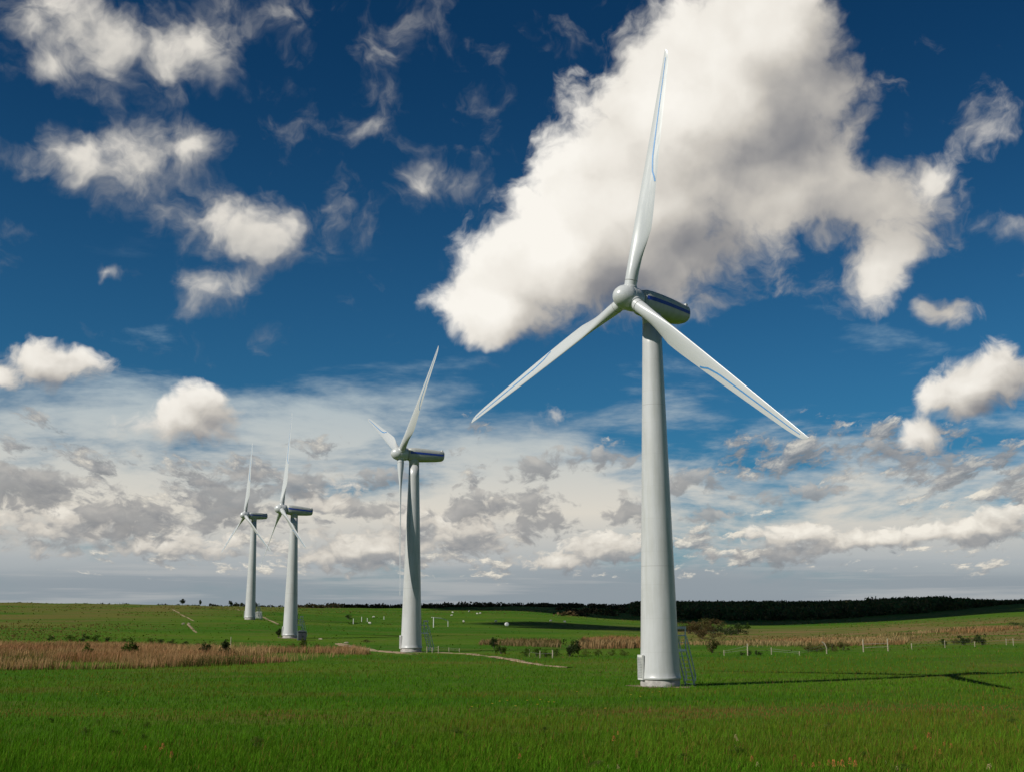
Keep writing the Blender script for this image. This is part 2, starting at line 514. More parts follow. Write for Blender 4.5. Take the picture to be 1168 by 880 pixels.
for _ in range(3):                       # soften the creases
    k = np.ones(9) / 9
    _Z = np.apply_along_axis(lambda q: np.convolve(np.pad(q, 4, 'edge'), k, 'valid'), 0, _Z)
    _Z = np.apply_along_axis(lambda q: np.convolve(np.pad(q, 4, 'edge'), k, 'valid'), 1, _Z)


def hgt(x, y):
    x, y = np.asarray(x, float), np.asarray(y, float)
    r = np.hypot(x, y)
    a = np.arctan2(x, y)
    fr = np.clip((np.log(np.maximum(r, 1)) - LR[0]) / (LR[1] - LR[0]), 0, len(LR) - 1.001)
    fa = np.clip((a - LA[0]) / (LA[1] - LA[0]), 0, len(LA) - 1.001)
    i, j = fr.astype(int), fa.astype(int)
    u, v = fr - i, fa - j
    z = (_Z[i, j] * (1 - u) + _Z[i + 1, j] * u) * (1 - v) + (_Z[i, j + 1] * (1 - u) + _Z[i + 1, j + 1] * u) * v
    amp = 0.06 + 0.5 * np.clip((r - 130) / 500, 0, 1)
    und = np.sin(x * 0.11 + 1.3 + 0.8 * np.sin(y * 0.05)) * np.sin(y * 0.09 + 0.4) + 0.6 * np.sin(x * 0.041 - y * 0.033)
    return z + amp * und * 0.6


def ground(px, py, rmin=25.0, rmax=3000.0):          # where a photo point meets the terrain
    d = ray(px, py)
    t = np.geomspace(rmin, rmax, 4000)
    zz = CZ + d[2] * t - hgt(d[0] * t, t)
    k = np.argmax(zz < 0)
    if zz[k] >= 0:
        k = len(t) - 1
    return np.array([d[0] * t[k], t[k], float(hgt(d[0] * t[k], t[k]))])


def at_dist(px, y):                                   # on the terrain, at depth y below photo column px
    x = (px - CX) / 1376.7 * y
    return np.array([x, y, float(hgt(x, y))])


def m_ground():
    def b(g):
        tc = g.n('ShaderNodeNewGeometry').outputs['Position']
        sep = g.n('ShaderNodeSeparateXYZ', {0: tc})
        dist = g.v('LENGTH', g.v('MULTIPLY', tc, (1, 1, 0)))
        big = g.noise(g.v('MULTIPLY', tc, (0.012, 0.03, 0)), 1.0, 6, 0.6).outputs[0]
        mid = g.noise(g.v('MULTIPLY', tc, (0.05, 0.12, 0)), 1.0, 6, 0.65).outputs[0]
        fine = g.noise(tc, 1.4, 6, 0.7).outputs[0]
        c = g.mix(g.ss(big, 0.36, 0.64), (0.036, 0.105, 0.005), (0.070, 0.130, 0.008))
        c = g.mix(g.m('MULTIPLY', g.ss(mid, 0.48, 0.70), 0.55), c, (0.105, 0.090, 0.026))
        c = g.mix(g.m('MULTIPLY', g.ss(fine, 0.40, 0.75), 0.5), c, (0.026, 0.048, 0.008))
        # rough olive-brown pasture on the left hill and the right-hand slope
        lh = g.m('MULTIPLY', g.ss(sep.outputs[0], -60, -130), g.ss(dist, 190, 260))
        lh = g.m('MULTIPLY', lh, g.ss(g.m('ADD', g.m('MULTIPLY', big, 0.6), g.m('MULTIPLY', mid, 0.5)), 0.40, 0.66))
        c = g.mix(g.m('MULTIPLY', lh, 0.85), c, (0.125, 0.095, 0.030))
        rh = g.m('MULTIPLY', g.m('MULTIPLY', g.ss(sep.outputs[0], 15, 50), g.ss(dist, 180, 210)), g.ss(dist, 420, 300))
        c = g.mix(g.m('MULTIPLY', rh, g.ss(mid, 0.34, 0.60)), c, (0.16, 0.11, 0.045))
        # bare strip across the near field
        strip = g.m('ADD', sep.outputs[1], g.m('MULTIPLY', g.m('SUBTRACT', big, 0.5), 14.0))
        sm = g.m('MULTIPLY', g.ss(g.m('ABSOLUTE', g.m('SUBTRACT', strip, 62.0)), 4.5, 1.0), g.ss(mid, 0.46, 0.66))
        c = g.mix(g.m('MULTIPLY', sm, 0.7), c, (0.12, 0.060, 0.022))
        return pbr(g, c, 0.95, 0, bump(g, g.m('ADD', fine, mid), 0.6, 0.25), 0.04), None
    return mat('meadow', b)


M['ground'] = m_ground()


def build_ground():
    a1 = np.linspace(R(-34), R(34), 320)
    a2 = np.linspace(R(34), R(326), 60)[1:-1]
    az = np.concatenate([a1, a2])
    rr = np.concatenate([[2, 8, 15, 22], np.geomspace(28, 1600, 230), [1800, 2200, 3000, 4500, 7000, 9000]])
    A, RR = np.meshgrid(az, rr)
    X, Y = RR * np.sin(A), RR * np.cos(A)
    Z = hgt(X, Y)
    n, m = A.shape
    V = np.stack([X, Y, Z], -1).reshape(-1, 3)
    I = np.arange(n * m).reshape(n, m)
    J = np.roll(I, -1, 1)
    F = np.stack([I[:-1], J[:-1], J[1:], I[1:]], -1).reshape(-1, 4)[:, ::-1]
    V = np.concatenate([V, [[0, 0, Z0]]])
    c = len(V) - 1
    F3 = np.stack([np.full(m, c), J[0], I[0]], -1)[:, ::-1]
    me = np_mesh('ground', V, [F, F3[:, ::-1] if False else F3])
    me.polygons.foreach_set('use_smooth', np.ones(len(me.polygons), bool))
    bm = bmesh.new()
    bm.from_mesh(me)
    bmesh.ops.recalc_face_normals(bm, faces=bm.faces[:])
    if sum(f.normal.z for f in bm.faces) < 0:
        bmesh.ops.reverse_faces(bm, faces=bm.faces[:])
    bm.to_mesh(me)
    bm.free()
    tag(link('ground', me, None, M['ground']), 'rolling green meadow and hills under the turbines', 'ground', None, 'structure')


build_ground()


# ------------------------------------------------------------------ blades of grass (numpy)
def vnoise(x, y, s, seed=0):
    x, y = x * s, y * s
    xi, yi = np.floor(x).astype(int), np.floor(y).astype(int)
    u, v = x - xi, y - yi
    u, v = u * u * (3 - 2 * u), v * v * (3 - 2 * v)

    def h(a, b):
        q = np.sin(a * 127.1 + b * 311.7 + seed * 74.7) * 43758.5453
        return q - np.floor(q)
    return (h(xi, yi) * (1 - u) + h(xi + 1, yi) * u) * (1 - v) + (h(xi, yi + 1) * (1 - u) + h(xi + 1, yi + 1) * u) * v


def fb(x, y, s, seed=0):
    return (vnoise(x, y, s, seed) + 0.5 * vnoise(x, y, s * 2.1, seed + 1) + 0.25 * vnoise(x, y, s * 4.3, seed + 2)) / 1.75


def blades(x, y, z, h, w, lean, tint_lo, tint_hi, az=None):
    n = len(x)
    a = rng.uniform(0, 2 * math.pi, n)
    la = rng.normal(0.6, 1.3, n) if az is None else az
    dx, dy = np.cos(a) * w / 2, np.sin(a) * w / 2
    lx, ly = np.cos(la) * lean * h, np.sin(la) * lean * h
    V = np.empty((n, 5, 3))
    V[:, 0] = np.stack([x - dx, y - dy, z - 0.02], -1)
    V[:, 1] = np.stack([x + dx, y + dy, z - 0.02], -1)
    V[:, 2] = np.stack([x + dx * .8 + lx * .35, y + dy * .8 + ly * .35, z + h * .6], -1)
    V[:, 3] = np.stack([x - dx * .8 + lx * .35, y - dy * .8 + ly * .35, z + h * .6], -1)
    V[:, 4] = np.stack([x + lx, y + ly, z + h * np.sqrt(np.maximum(0.1, 1 - lean ** 2 * .6))], -1)
    b = np.arange(n) * 5
    Q = np.stack([b, b + 1, b + 2, b + 3], -1)
    T = np.stack([b + 3, b + 2, b + 4], -1)
    C = np.empty((n, 5, 3))
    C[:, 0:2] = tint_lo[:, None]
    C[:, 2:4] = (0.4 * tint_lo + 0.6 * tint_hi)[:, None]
    C[:, 4] = tint_hi
    return V.reshape(-1, 3), Q, T, C.reshape(-1, 3)


# edge of the mown field on the left (photo points), reeds begin behind it
EDGE = [(-260, 768), (0, 765), (80, 764), (160, 763), (250, 760), (320, 756), (380, 750), (425, 746), (470, 747.5)]
EDGE_W = np.array([ground(*p) for p in EDGE])


def edge_y(x):
    return np.interp(x, EDGE_W[:, 0], EDGE_W[:, 1], left=EDGE_W[0, 1], right=400)


def build_grass():
    N = 190000
    inv = rng.uniform(1 / 152, 1 / 33, N)
    d = 1 / inv
    a = rng.uniform(R(-27), R(27), N)
    x, y = d * np.tan(a), d
    keep = (y < edge_y(x) + rng.normal(0, 0.5, N) - 0.5)
    tr = np.hypot(x - T1B[0], y - T1B[1])
    keep &= (tr > 1.75) & (np.hypot(x - T2B[0], y - T2B[1]) > 1.8)
    x, y, d = x[keep], y[keep], d[keep]
    n = len(x)
    p1 = fb(x * .45, y, 0.09, 3)
    p2 = fb(x, y, 0.35, 9)
    p3 = fb(x * .3, y, 0.16, 21)
    h = (0.09 + 0.13 * p2 + 0.10 * p1) * rng.uniform(0.6, 1.3, n)
    tuft = (fb(x, y, 1.1, 5) > 0.63)
    h = np.where(tuft, h * 1.4, h) * (1 + .45 * np.clip((58 - d) / 20, 0, 1))
    w = 0.015 * np.maximum(1, d / 50) * rng.uniform(0.6, 1.4, n)
    lean = np.clip(rng.normal(0.45, 0.22, n), 0.05, 0.95)
    g0, g1, g2 = np.array([0.028, 0.080, 0.005]), np.array([0.066, 0.172, 0.008]), np.array([0.175, 0.160, 0.022])
    hi = g1[None] * rng.uniform(0.4, 1.65, (n, 1)) * (0.7 + 0.6 * p2[:, None])
    ol = np.clip((p1 - 0.47) * 5 * np.clip((d - 40) / 25, .3, 1) + np.clip(x / 110, -.2, .3) + rng.normal(0, .25, n), 0, 1)[:, None] * 0.85
    hi = hi * (1 - ol) + ol * g2 * rng.uniform(0.7, 1.2, (n, 1))
    fresh = (rng.uniform(0, 1, n) < .09 + .10 * np.clip((p2 - .5) * 5, 0, 1))[:, None]
    hi = np.where(fresh, np.array([0.15, 0.30, 0.022]) * rng.uniform(.7, 1.2, (n, 1)), hi)
    strip = np.clip(1.5 - np.abs(y + (fb(x * .3, y * .1, .08, 13) - .5) * 22 - 62) / 2.6, 0, 1) * np.clip((p3 - .37) * 5, 0, 1)
    dry = (rng.uniform(0, 1, n) < (0.035 + 0.11 * ol[:, 0] + 0.85 * strip))[:, None]
    hi = np.where(dry, np.array([0.25, 0.125, 0.045]) * rng.uniform(0.5, 1.3, (n, 1)), hi)
    h = h * (1 - 0.5 * strip)
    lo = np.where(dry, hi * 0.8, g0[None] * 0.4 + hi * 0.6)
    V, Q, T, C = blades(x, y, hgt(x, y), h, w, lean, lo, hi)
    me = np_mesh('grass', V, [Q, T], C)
    tag(link('grass', me, None, M['grass']), 'rough green meadow grass of the near field', 'grass', None, 'stuff')


def reeds_mesh(name, x, y, h0, label, colA, colB, wscale=1.0, green=0.12):
    n = len(x)
    p = fb(x, y, 0.22, 31)
    q = fb(x, y, 0.08, 37)
    h = h0 * (0.6 + 0.55 * p) * rng.uniform(0.65, 1.2, n)
    w = 0.045 * wscale * rng.uniform(0.6, 1.4, n) * np.maximum(1, y / 130)
    lean = np.clip(rng.normal(0.28, 0.16, n), 0.02, 0.8)
    k = np.clip((q - .35) * 3 + (fb(x * .5, y, .12, 51) - .5) * 2.5 + rng.normal(0, .25, n), 0, 1)[:, None]
    hi = (np.array(colA) * (1 - k) + np.array(colB) * k) * rng.uniform(0.65, 1.25, (n, 1))
    gr = (rng.uniform(0, 1, n) < green * 2 * p + .7 * np.clip((fb(x * .6, y, .17, 61) - .62) * 6, 0, 1))[:, None]
    hi = np.where(gr, np.array([0.085, 0.085, 0.028]) * rng.uniform(.6, 1.3, (n, 1)), hi)
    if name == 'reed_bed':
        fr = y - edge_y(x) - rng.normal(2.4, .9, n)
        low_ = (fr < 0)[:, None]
        hi = np.where(low_, np.array([0.085, 0.055, 0.022]) * rng.uniform(.4, 1.2, (n, 1)), hi)  # short front-edge blades tinted dark brown to paint in the shadow line there
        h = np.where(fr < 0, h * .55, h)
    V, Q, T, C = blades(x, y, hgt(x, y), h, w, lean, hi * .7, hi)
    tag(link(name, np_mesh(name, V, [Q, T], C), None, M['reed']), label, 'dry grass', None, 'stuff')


def sample_px(poly, n):
    """world points: a region outlined on the photo, taken down to the terrain and filled evenly over the ground"""
    P = np.array([ground(*p)[:2] for p in poly])
    lo, hi = P.min(0), P.max(0)
    out = []
    while sum(len(o) for o in out) < n:
        q = rng.uniform(lo, hi, (n * 2, 2))
        ins = np.zeros(len(q), bool)
        j = len(P) - 1
        for i in range(len(P)):
            xi, yi, xj, yj = *P[i], *P[j]
            c = ((yi > q[:, 1]) != (yj > q[:, 1])) & (q[:, 0] < (xj - xi) * (q[:, 1] - yi) / (yj - yi + 1e-12) + xi)
            ins ^= c
            j = i
        out.append(q[ins])
        if len(out) > 60:
            break
    q = np.concatenate(out)[:n]
    return q[:, 0], q[:, 1]


# ------------------------------------------------------------------ wind turbines
def blade_section(r, L):
    f = r / L
    ch = np.interp(f, [0, .035, .10, .17, .225, .27, .32, .42, .6, .8, .92, .97, .99, 1.0], [.92, .92, .94, 1.06, 1.28, 1.44, 1.42, 1.28, 1.02, .74, .56, .42, .28, .08])
    th = np.interp(f, [0, .10, .2, .28, .4, .6, .8, 1.0], [.92, .90, .72, .52, .34, .22, .14, .06])
    rd = np.interp(f, [0, .09, .25], [1, 1, 0])            # round root to aerofoil
    le = np.interp(f, [0, .1, .27, 1.0], [.46, .47, .46, .16])   # leading edge stays nearly straight
    tw = R(np.interp(f, [0, .12, .3, .6, 1.0], [24, 24, 19, 10, 5]))
    n = 28
    pts = []
    for k in range(n):
        a = 2 * math.pi * k / n
        c = (1 + math.cos(a)) / 2                          # 1 = trailing edge, 0 = leading
        tt = 2.6 * (0.2969 * math.sqrt(c) - .126 * c - .3516 * c * c + .2843 * c ** 3 - .1036 * c ** 4) * 1.9
        ya = math.copysign(tt * th / 2, math.sin(a)) if abs(math.sin(a)) > 1e-6 else 0
        yc = math.sin(a) * th / 2
        xx = le - c * ch
        yy = yc * rd + ya * (1 - rd)
        # local: X along the shaft (upwind +), Y towards the leading edge
        X = yy * math.cos(tw) + xx * math.sin(tw)
        Y = xx * math.cos(tw) - yy * math.sin(tw)
        pts.append((X, -Y, r))
    return pts


BL = 19.5
ROOT = 0.95


def make_blade_mesh():
    bm = bmesh.new()
    st = [ROOT + .0] + [BL * f for f in (.06, .075, .10, .13, .16, .19, .22, .245, .27, .30, .34, .4, .47, .55, .63, .71, .79, .86, .91, .94, .965, .98, .992, 1.0)]
    loft(bm, [blade_section(r, BL) for r in st])
    me = bm_mesh(bm, 'blade', True)
    me.set_sharp_from_angle(angle=R(38))
    return me


def make_blade_stripe():
    bm = bmesh.new()
    for side in (1, -1):
        prev = None
        for f in np.linspace(.46, .965, 40):
            r = BL * f
            sec = blade_section(r, BL)
            c0 = np.interp(f, [.46, .475, .50, .56, .965], [.92, .86, .68, .56, .48])
            wd = 0.055
            ring = []
            for c in (c0 - wd, c0 + wd):
                a = math.acos(max(-1, min(1, 2 * c - 1))) * side
                k = (a % (2 * math.pi)) / (2 * math.pi) * 28
                i = int(k)
                u = k - i
                p = Vector(sec[i % 28]) * (1 - u) + Vector(sec[(i + 1) % 28]) * u
                ctr = (Vector(sec[7]) + Vector(sec[21])) / 2
                off = Vector((1, 0, 0)) * side * 0.012
                ring.append(bm.verts.new(p + off))
            if prev:
                bm.faces.new((prev[0], prev[1], ring[1], ring[0]))
            prev = ring
    return bm_mesh(bm, 'blue_stripe', True)


def make_root_ring():
    bm = bmesh.new()
    lathe(bm, [(.45, 1.30), (.474, 1.30), (.474, 1.345), (.45, 1.345)], 36)
    return bm_mesh(bm, 'root_ring', True)


def make_hub():
    bm = bmesh.new()
    n = 40
    rings = []
    # nose along +X (upwind)
    for x, r in [(-.95, .55), (-.93, .80), (-.85, .88), (-.4, .93), (.1, .93), (.14, .93), (.16, .915), (.18, .925), (.5, .90), (.85, .78), (1.12, .58), (1.3, .34), (1.37, .15), (1.39, .02)]:
        rings.append([(x, r * math.cos(2 * math.pi * k / n), r * math.sin(2 * math.pi * k / n)) for k in range(n)])
    loft(bm, rings)
    for b in range(3):
        bb = bmesh.new()
        lathe(bb, [(.54, .45), (.54, .85), (.51, .90), (.50, .94)], 40)
        me = bpy.data.meshes.new('tmp')
        bb.to_mesh(me)
        bb.free()
        me.transform(Matrix.Rotation(b * 2 * math.pi / 3, 4, 'X'))
        bm.from_mesh(me)
        bpy.data.meshes.remove(me)
    return bm_mesh(bm, 'hub', True)


def nac_ring(t, w, top, bot, n=32, e=3.6):
    pts = []
    for k in range(n):
        a = 2 * math.pi * k / n
        c, s = math.cos(a), math.sin(a)
        y = math.copysign(abs(c) ** (2 / e), c) * w
        zz = math.copysign(abs(s) ** (2 / e), s)
        if s < 0:
            y *= 1 - 0.22 * abs(zz) ** 2                 # undercut lower flanks
        z = zz * (top if s > 0 else bot)
        pts.append((-t, y, z))
    return pts


NAC = [(.98, .70, .74, .74), (1.02, .78, .80, .80), (1.4, .92, .90, .92), (2.0, .98, .92, .98), (2.9, 1.0, .90, .96), (4.0, .98, .84, .88), (5.2, .92, .76, .78), (5.95, .86, .70, .66), (6.08, .80, .64, .56), (6.12, .60, .48, .40)]


def make_nacelle():
    bm = bmesh.new()
    loft(bm, [nac_ring(*q) for q in NAC])
    return bm_mesh(bm, 'nacelle', True)


def make_nacelle_stripe():
    bm = bmesh.new()
    for sd in (1, -1):
        prev = None
        for t in np.linspace(1.15, 5.96, 26):
            w = np.interp(t, [q[0] for q in NAC], [q[1] for q in NAC]) + .012
            zc = np.interp(t, [1.15, 6], [.16, .05])
            hw = np.interp(t, [1.15, 6], [.15, .13])
            ring = [bm.verts.new((-t, sd * w * (1 - abs(z) ** 3.6) ** (1 / 3.6) if False else sd * (w - 0.004 * 0), z)) for z in (zc - hw, zc, zc + hw)]
            if prev:
                for i in range(2):
                    bm.faces.new((prev[i], prev[i + 1], ring[i + 1], ring[i]))
            prev = ring
    return bm_mesh(bm, 'blue_stripe')


def make_cooler():
    bm = bmesh.new()
    box(bm, (-5.86, 0, .64), (.20, 1.25, .36), None, .05)
    return bm_mesh(bm, 'rear_fin')


def make_collar():
    bm = bmesh.new()
    lathe(bm, [(.68, -1.52), (.70, -1.50), (.70, -1.10), (.74, -.95), (.78, -.70)], 40)
    me = bm_mesh(bm, 'yaw_collar', True)
    return me


BLADE, BSTRIPE, RRING, HUBM, NACM, NSTR, COOL, COLLAR = make_blade_mesh(), make_blade_stripe(), make_root_ring(), make_hub(), make_nacelle(), make_nacelle_stripe(), make_cooler(), make_collar()


def turbine(hub_px, D, psi, a0, tilt, cone, OVER, label):
    hub = np.array([0, 0, CZ]) + ray(*hub_px) * D
    psi, a0, tilt, cone = R(psi), R(a0), R(tilt), R(cone)
    n = np.array([math.sin(psi) * math.cos(tilt), math.cos(psi) * math.cos(tilt), math.sin(tilt)])
    nh = np.array([math.sin(psi), math.cos(psi), 0])
    bx, by = (hub - nh * OVER)[:2]
    bz = float(hgt(bx, by))
    root = empty('wind_turbine', (bx, by, bz))
    tag(root, label, 'wind turbine', 'wind turbines standing in the meadow')
    H = hub[2] - nh[2] * OVER - bz - OVER * math.sin(tilt)            # tower axis meets the nacelle axis here
    ztop = H - 1.50
    # tower
    bm = bmesh.new()
    prof = [(1.46, .50), (1.475, .52), (1.475, .66), (1.46, .68), (1.45, .70), (1.43, 1.0), (1.38, 1.6), (1.345, 2.4), (1.315, 3.4), (1.285, 4.6)]
    for k in range(1, 15):
        z = 4.6 + (ztop - 4.6) * k / 14
        prof.append((1.285 + (0.70 - 1.285) * k / 14, z))
    lathe(bm, prof, 72)
    link('tower', bm_mesh(bm, 'tower', True), root, M['paint'])
    bm = bmesh.new()
    lathe(bm, [(1.40, -.6), (1.40, .47), (1.37, .50), (1.2, .50)], 64)
    link('plinth', bm_mesh(bm, 'plinth', True), root, M['concrete'])
    # rotor and nacelle share a tilted frame: X upwind, Z up
    ax = Vector(n)
    yy = Vector((0, 0, 1)).cross(ax).normalized()
    zz = ax.cross(yy)
    fr = Matrix((ax, yy, zz)).transposed().to_4x4()
    fr.translation = Vector(hub) - Vector((bx, by, bz))
    nac = link('nacelle', NACM, root, M['nacelle'])
    nac.matrix_local = fr
    link('blue_stripe', NSTR, nac, M['navy'])
    link('rear_fin', COOL, nac, M['white'])
    co = link('yaw_collar', COLLAR, root, M['nacelle'])
    co.matrix_local = Matrix.Translation((0, 0, H))
    hb = link('hub', HUBM, root, M['gel'])
    # blade 0 along w rotated by a0 towards u = n x z  (u = -yy)
    hb.matrix_local = fr @ Matrix.Rotation(a0, 4, 'X')
    for k in range(3):
        b = link('blade', BLADE, root, M['gel'])
        # Z radial; in the local frame a positive turn about X carries Z to -Y, i.e. towards u
        b.matrix_local = fr @ Matrix.Rotation(a0 + k * 2 * math.pi / 3, 4, 'X') @ Matrix.Rotation(cone, 4, 'Y') @ Matrix.Scale(-1, 4, (0, 1, 0)) if False else \
            fr @ Matrix.Rotation(a0 + k * 2 * math.pi / 3, 4, 'X') @ Matrix.Rotation(cone, 4, 'Y')
        link('root_ring', RRING, b, M['vent'])
        link('blue_stripe', BSTRIPE, b, M['stripe'])
    # vent panel, door, stairs
    va = math.atan2(-.26, -.965)
    bm = bmesh.new()
    mt = Matrix.Rotation(va, 4, 'Z')
    box(bm, (1.44, 0, 1.32), (.16, .92, 1.72), mt, .02)
    v = link('vent_panel', bm_mesh(bm, 'vent_panel'), root, M['white'])
    bm = bmesh.new()
    for i in range(13):
        box(bm, (1.535, 0, .66 + i * .11), (.035, .80, .07), mt @ Matrix.Translation((0, 0, 0)))
    link('louvre', bm_mesh(bm, 'louvre'), v, M['vent'])
    dd = math.atan2(.71, .70)
    mt = Matrix.Rotation(dd, 4, 'Z')
    bm = bmesh.new()
    box(bm, (1.33, 0, 3.55), (.14, .85, 2.0), mt, .03)
    link('door', bm_mesh(bm, 'door'), root, M['darksteel'])
    bm = bmesh.new()
    box(bm, (1.95, 0, 2.50), (1.3, .86, .06), mt)
    box(bm, (1.95, .40, 2.44), (1.3, .05, .10), mt)
    box(bm, (1.95, -.40, 2.44), (1.3, .05, .10), mt)
    st = link('access_stairs', bm_mesh(bm, 'access_stairs'), root, M['steel'])
    x0, x1, zt = 2.62, 3.55, 2.5
    zb = -0.15
    for s in (-.40, .40):
        bm = bmesh.new()
        tube(bm, [(x0 - .02, s, zt), (x1, s, zb)], .06, 8)
        me = bm_mesh(bm, 'stringer')
        me.transform(mt)
        link('stringer', me, st, M['steel'])
        bm = bmesh.new()
        tube(bm, [(1.35, s, zt + 1.0), (x0 - .06, s, zt + 1.0), (x0 + .10, s, zt + .86), (x1 + .12, s, .62), (x1 + .05, s, .25)], .05, 8)
        tube(bm, [(x0 - .06, s, zt - .05), (x0 - .06, s, zt + 1.62)], .05, 8)
        tube(bm, [(1.9, s, zt), (1.9, s, zt + 1.0)], .025, 6)
        tube(bm, [(1.35, s, zt + .5), (x0 - .06, s, zt + .5)], .022, 6)
        me = bm_mesh(bm, 'handrail')
        me.transform(mt)
        link('handrail', me, st, M['steel'])
    bm = bmesh.new()
    box(bm, (x0 - .06, 0, zt + 1.56), (.08, .92, .18), mt)
    link('gate_hoop', bm_mesh(bm, 'gate_hoop'), st, M['steel'])
    for i in range(9):
        u = (i + .6) / 9.3
        bm = bmesh.new()
        box(bm, (x0 + (x1 - x0) * u, 0, zt + (zb - zt) * u), (.20, .76, .03), mt)
        link('step', bm_mesh(bm, 'step'), st, M['steel'])
    return root, hub


TURB = [((717, 340), 84.6, 228.43, -9.19, 3.0, -1.2, 2.5, 'largest and nearest wind turbine, its pale grey tower rising on the right of the meadow'),
        ((457, 517), 161.28, 248.0, -53.15, 1.03, 0.25, 1.95, 'second largest wind turbine, seen side on, one blade hanging straight down'),
        ((321, 580), 230.3, 244.27, 4.2, 3.3, -2.0, 2.6, 'wind turbine beside a dark kiosk, just behind the tan grass band'),
        ((279.5, 587), 315.4, 235.0, -1.93, 0.7, -2.0, 2.6, 'smallest and farthest wind turbine, leftmost of the row on the hillside')]
_tb = []
for q in TURB:
    _tb.append(turbine(*q))
T1B, T2B, T3B, T4B = [np.array(t[0].location) for t in _tb]
build_grass()

# ------------------------------------------------------------------ dry grass belts
x, y = sample_px([(-120, 766), (0, 764.5), (80, 763.5), (160, 762.5), (250, 759.5), (320, 755.5), (380, 749.5), (425, 746), (410, 742), (330, 740), (230, 738), (100, 736), (0, 734), (-120, 734)], 62000)
gap = fb(x * .55, y, .13, 71)
ok = gap < rng.normal(.60, .05, len(x))
x, y = x[ok], y[ok]
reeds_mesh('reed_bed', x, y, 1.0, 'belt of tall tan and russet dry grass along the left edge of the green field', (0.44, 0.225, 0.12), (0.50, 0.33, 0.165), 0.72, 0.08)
x, y = sample_px([(655, 740), (730, 739), (760, 738), (760, 733), (700, 731), (665, 732)], 5000)
reeds_mesh('dry_grass', x, y, 1.3, 'patch of russet dry grass just left of the nearest tower', (0.36, 0.19, 0.09), (0.42, 0.28, 0.14), 1.2, 0.08)
x, y = sample_px([(770, 738), (900, 737), (1030, 735), (1040, 728), (1168, 716), (1100, 716), (1000, 725), (900, 730), (770, 733)], 13000)
gap = fb(x * .4, y, .10, 77)
ok = gap < rng.normal(.50, .07, len(x))
x, y = x[ok], y[ok]
reeds_mesh('dry_grass', x, y, 0.75, 'long strip of straw coloured grass behind the fence on the right', (0.36, 0.20, 0.095), (0.42, 0.31, 0.15), 1.1, 0.2)
x, y = sample_px([(545, 735), (600, 737), (640, 738), (640, 731), (590, 731), (550, 731)], 2500)
reeds_mesh('dry_grass', x, y, 0.8, 'small brown grass patch behind the hedge right of the second turbine', (0.26, 0.17, 0.08), (0.30, 0.22, 0.11), 1.3, 0.3)


def tussocks():
    n = 60000
    d = 1 / rng.uniform(1 / 620, 1 / 152, n)
    a = rng.uniform(R(-26), R(26), n)
    x, y = d * np.tan(a), d
    q = fb(x * .5, y * .35, .035, 81)
    hill = np.clip((-x - 60) / 60, 0, 1) * np.clip((d - 190) / 60, 0, 1)
    keep = rng.uniform(0, 1, n) < np.clip((q - .40) * 3, .04, .9) * (.55 + .6 * hill)
    x, y, d, q, hill = x[keep], y[keep], d[keep], q[keep], hill[keep]
    n = len(x)
    h = rng.uniform(.10, .26, n) * (1 + .4 * hill)
    k = np.clip((q - .45) * 4 + .45 * hill + rng.normal(0, .3, n), 0, 1)[:, None]
    hi = (np.array([.055, .115, .010]) * (1 - k) + np.array([.175, .125, .045]) * k) * rng.uniform(.8, 1.35, (n, 1))
    V, Q, T, C = blades(x, y, hgt(x, y), h, .10 * d / 150 * rng.uniform(.7, 2.2, n), np.clip(rng.normal(.4, .2, n), .05, .9), hi * .75, hi)
    tag(link('tussock_grass', np_mesh('tussock_grass', V, [Q, T], C), None, M['reed']), 'scattered coarse tufts on the far pastures', 'grass', None, 'stuff')


tussocks()


# ------------------------------------------------------------------ tracks
def strip(name, pts, widths, label, m, lift=0.05, worn=0.0):
    P = [ground(*p)[:2] for p in pts]
    P = np.array(P)
    L = np.concatenate([[0], np.cumsum(np.linalg.norm(np.diff(P, axis=0), axis=1))])
    tt = np.linspace(0, L[-1], max(12, int(L[-1] / 1.2)))
    X, Y = np.interp(tt, L, P[:, 0]), np.interp(tt, L, P[:, 1])
    W = np.interp(tt, L, widths)
    dx, dy = np.gradient(X), np.gradient(Y)
    nrm = np.hypot(dx, dy) + 1e-9
    nx, ny = -dy / nrm, dx / nrm
    V = []
    K = 6
    for i in range(len(tt)):
        for k in range(K):
            s = (k / (K - 1) - .5) * W[i] * (1 + (.5 * vnoise(np.array(X[i]), np.array(Y[i]), .35, 3 + (k > 2)) - .25 if k in (0, K - 1) else 0))
            xx, yy = X[i] + nx[i] * s, Y[i] + ny[i] * s
            nz = float(vnoise(np.array(xx), np.array(yy), .45, 8)) * .6 + float(vnoise(np.array(xx), np.array(yy), 1.3, 4)) * .4
            V.append((xx, yy, float(hgt(xx, yy)) + (lift * (1 if 0 < k < K - 1 else -0.3) + worn * (nz - .48) * .5)))
    I = np.arange(len(V)).reshape(-1, K)
    F = np.stack([I[:-1, :-1], I[1:, :-1], I[1:, 1:], I[:-1, 1:]], -1).reshape(-1, 4)
    me = np_mesh(name, np.array(V), [F])
    o = link(name, me, None, m)
    tag(o, label, 'track', None, 'structure')


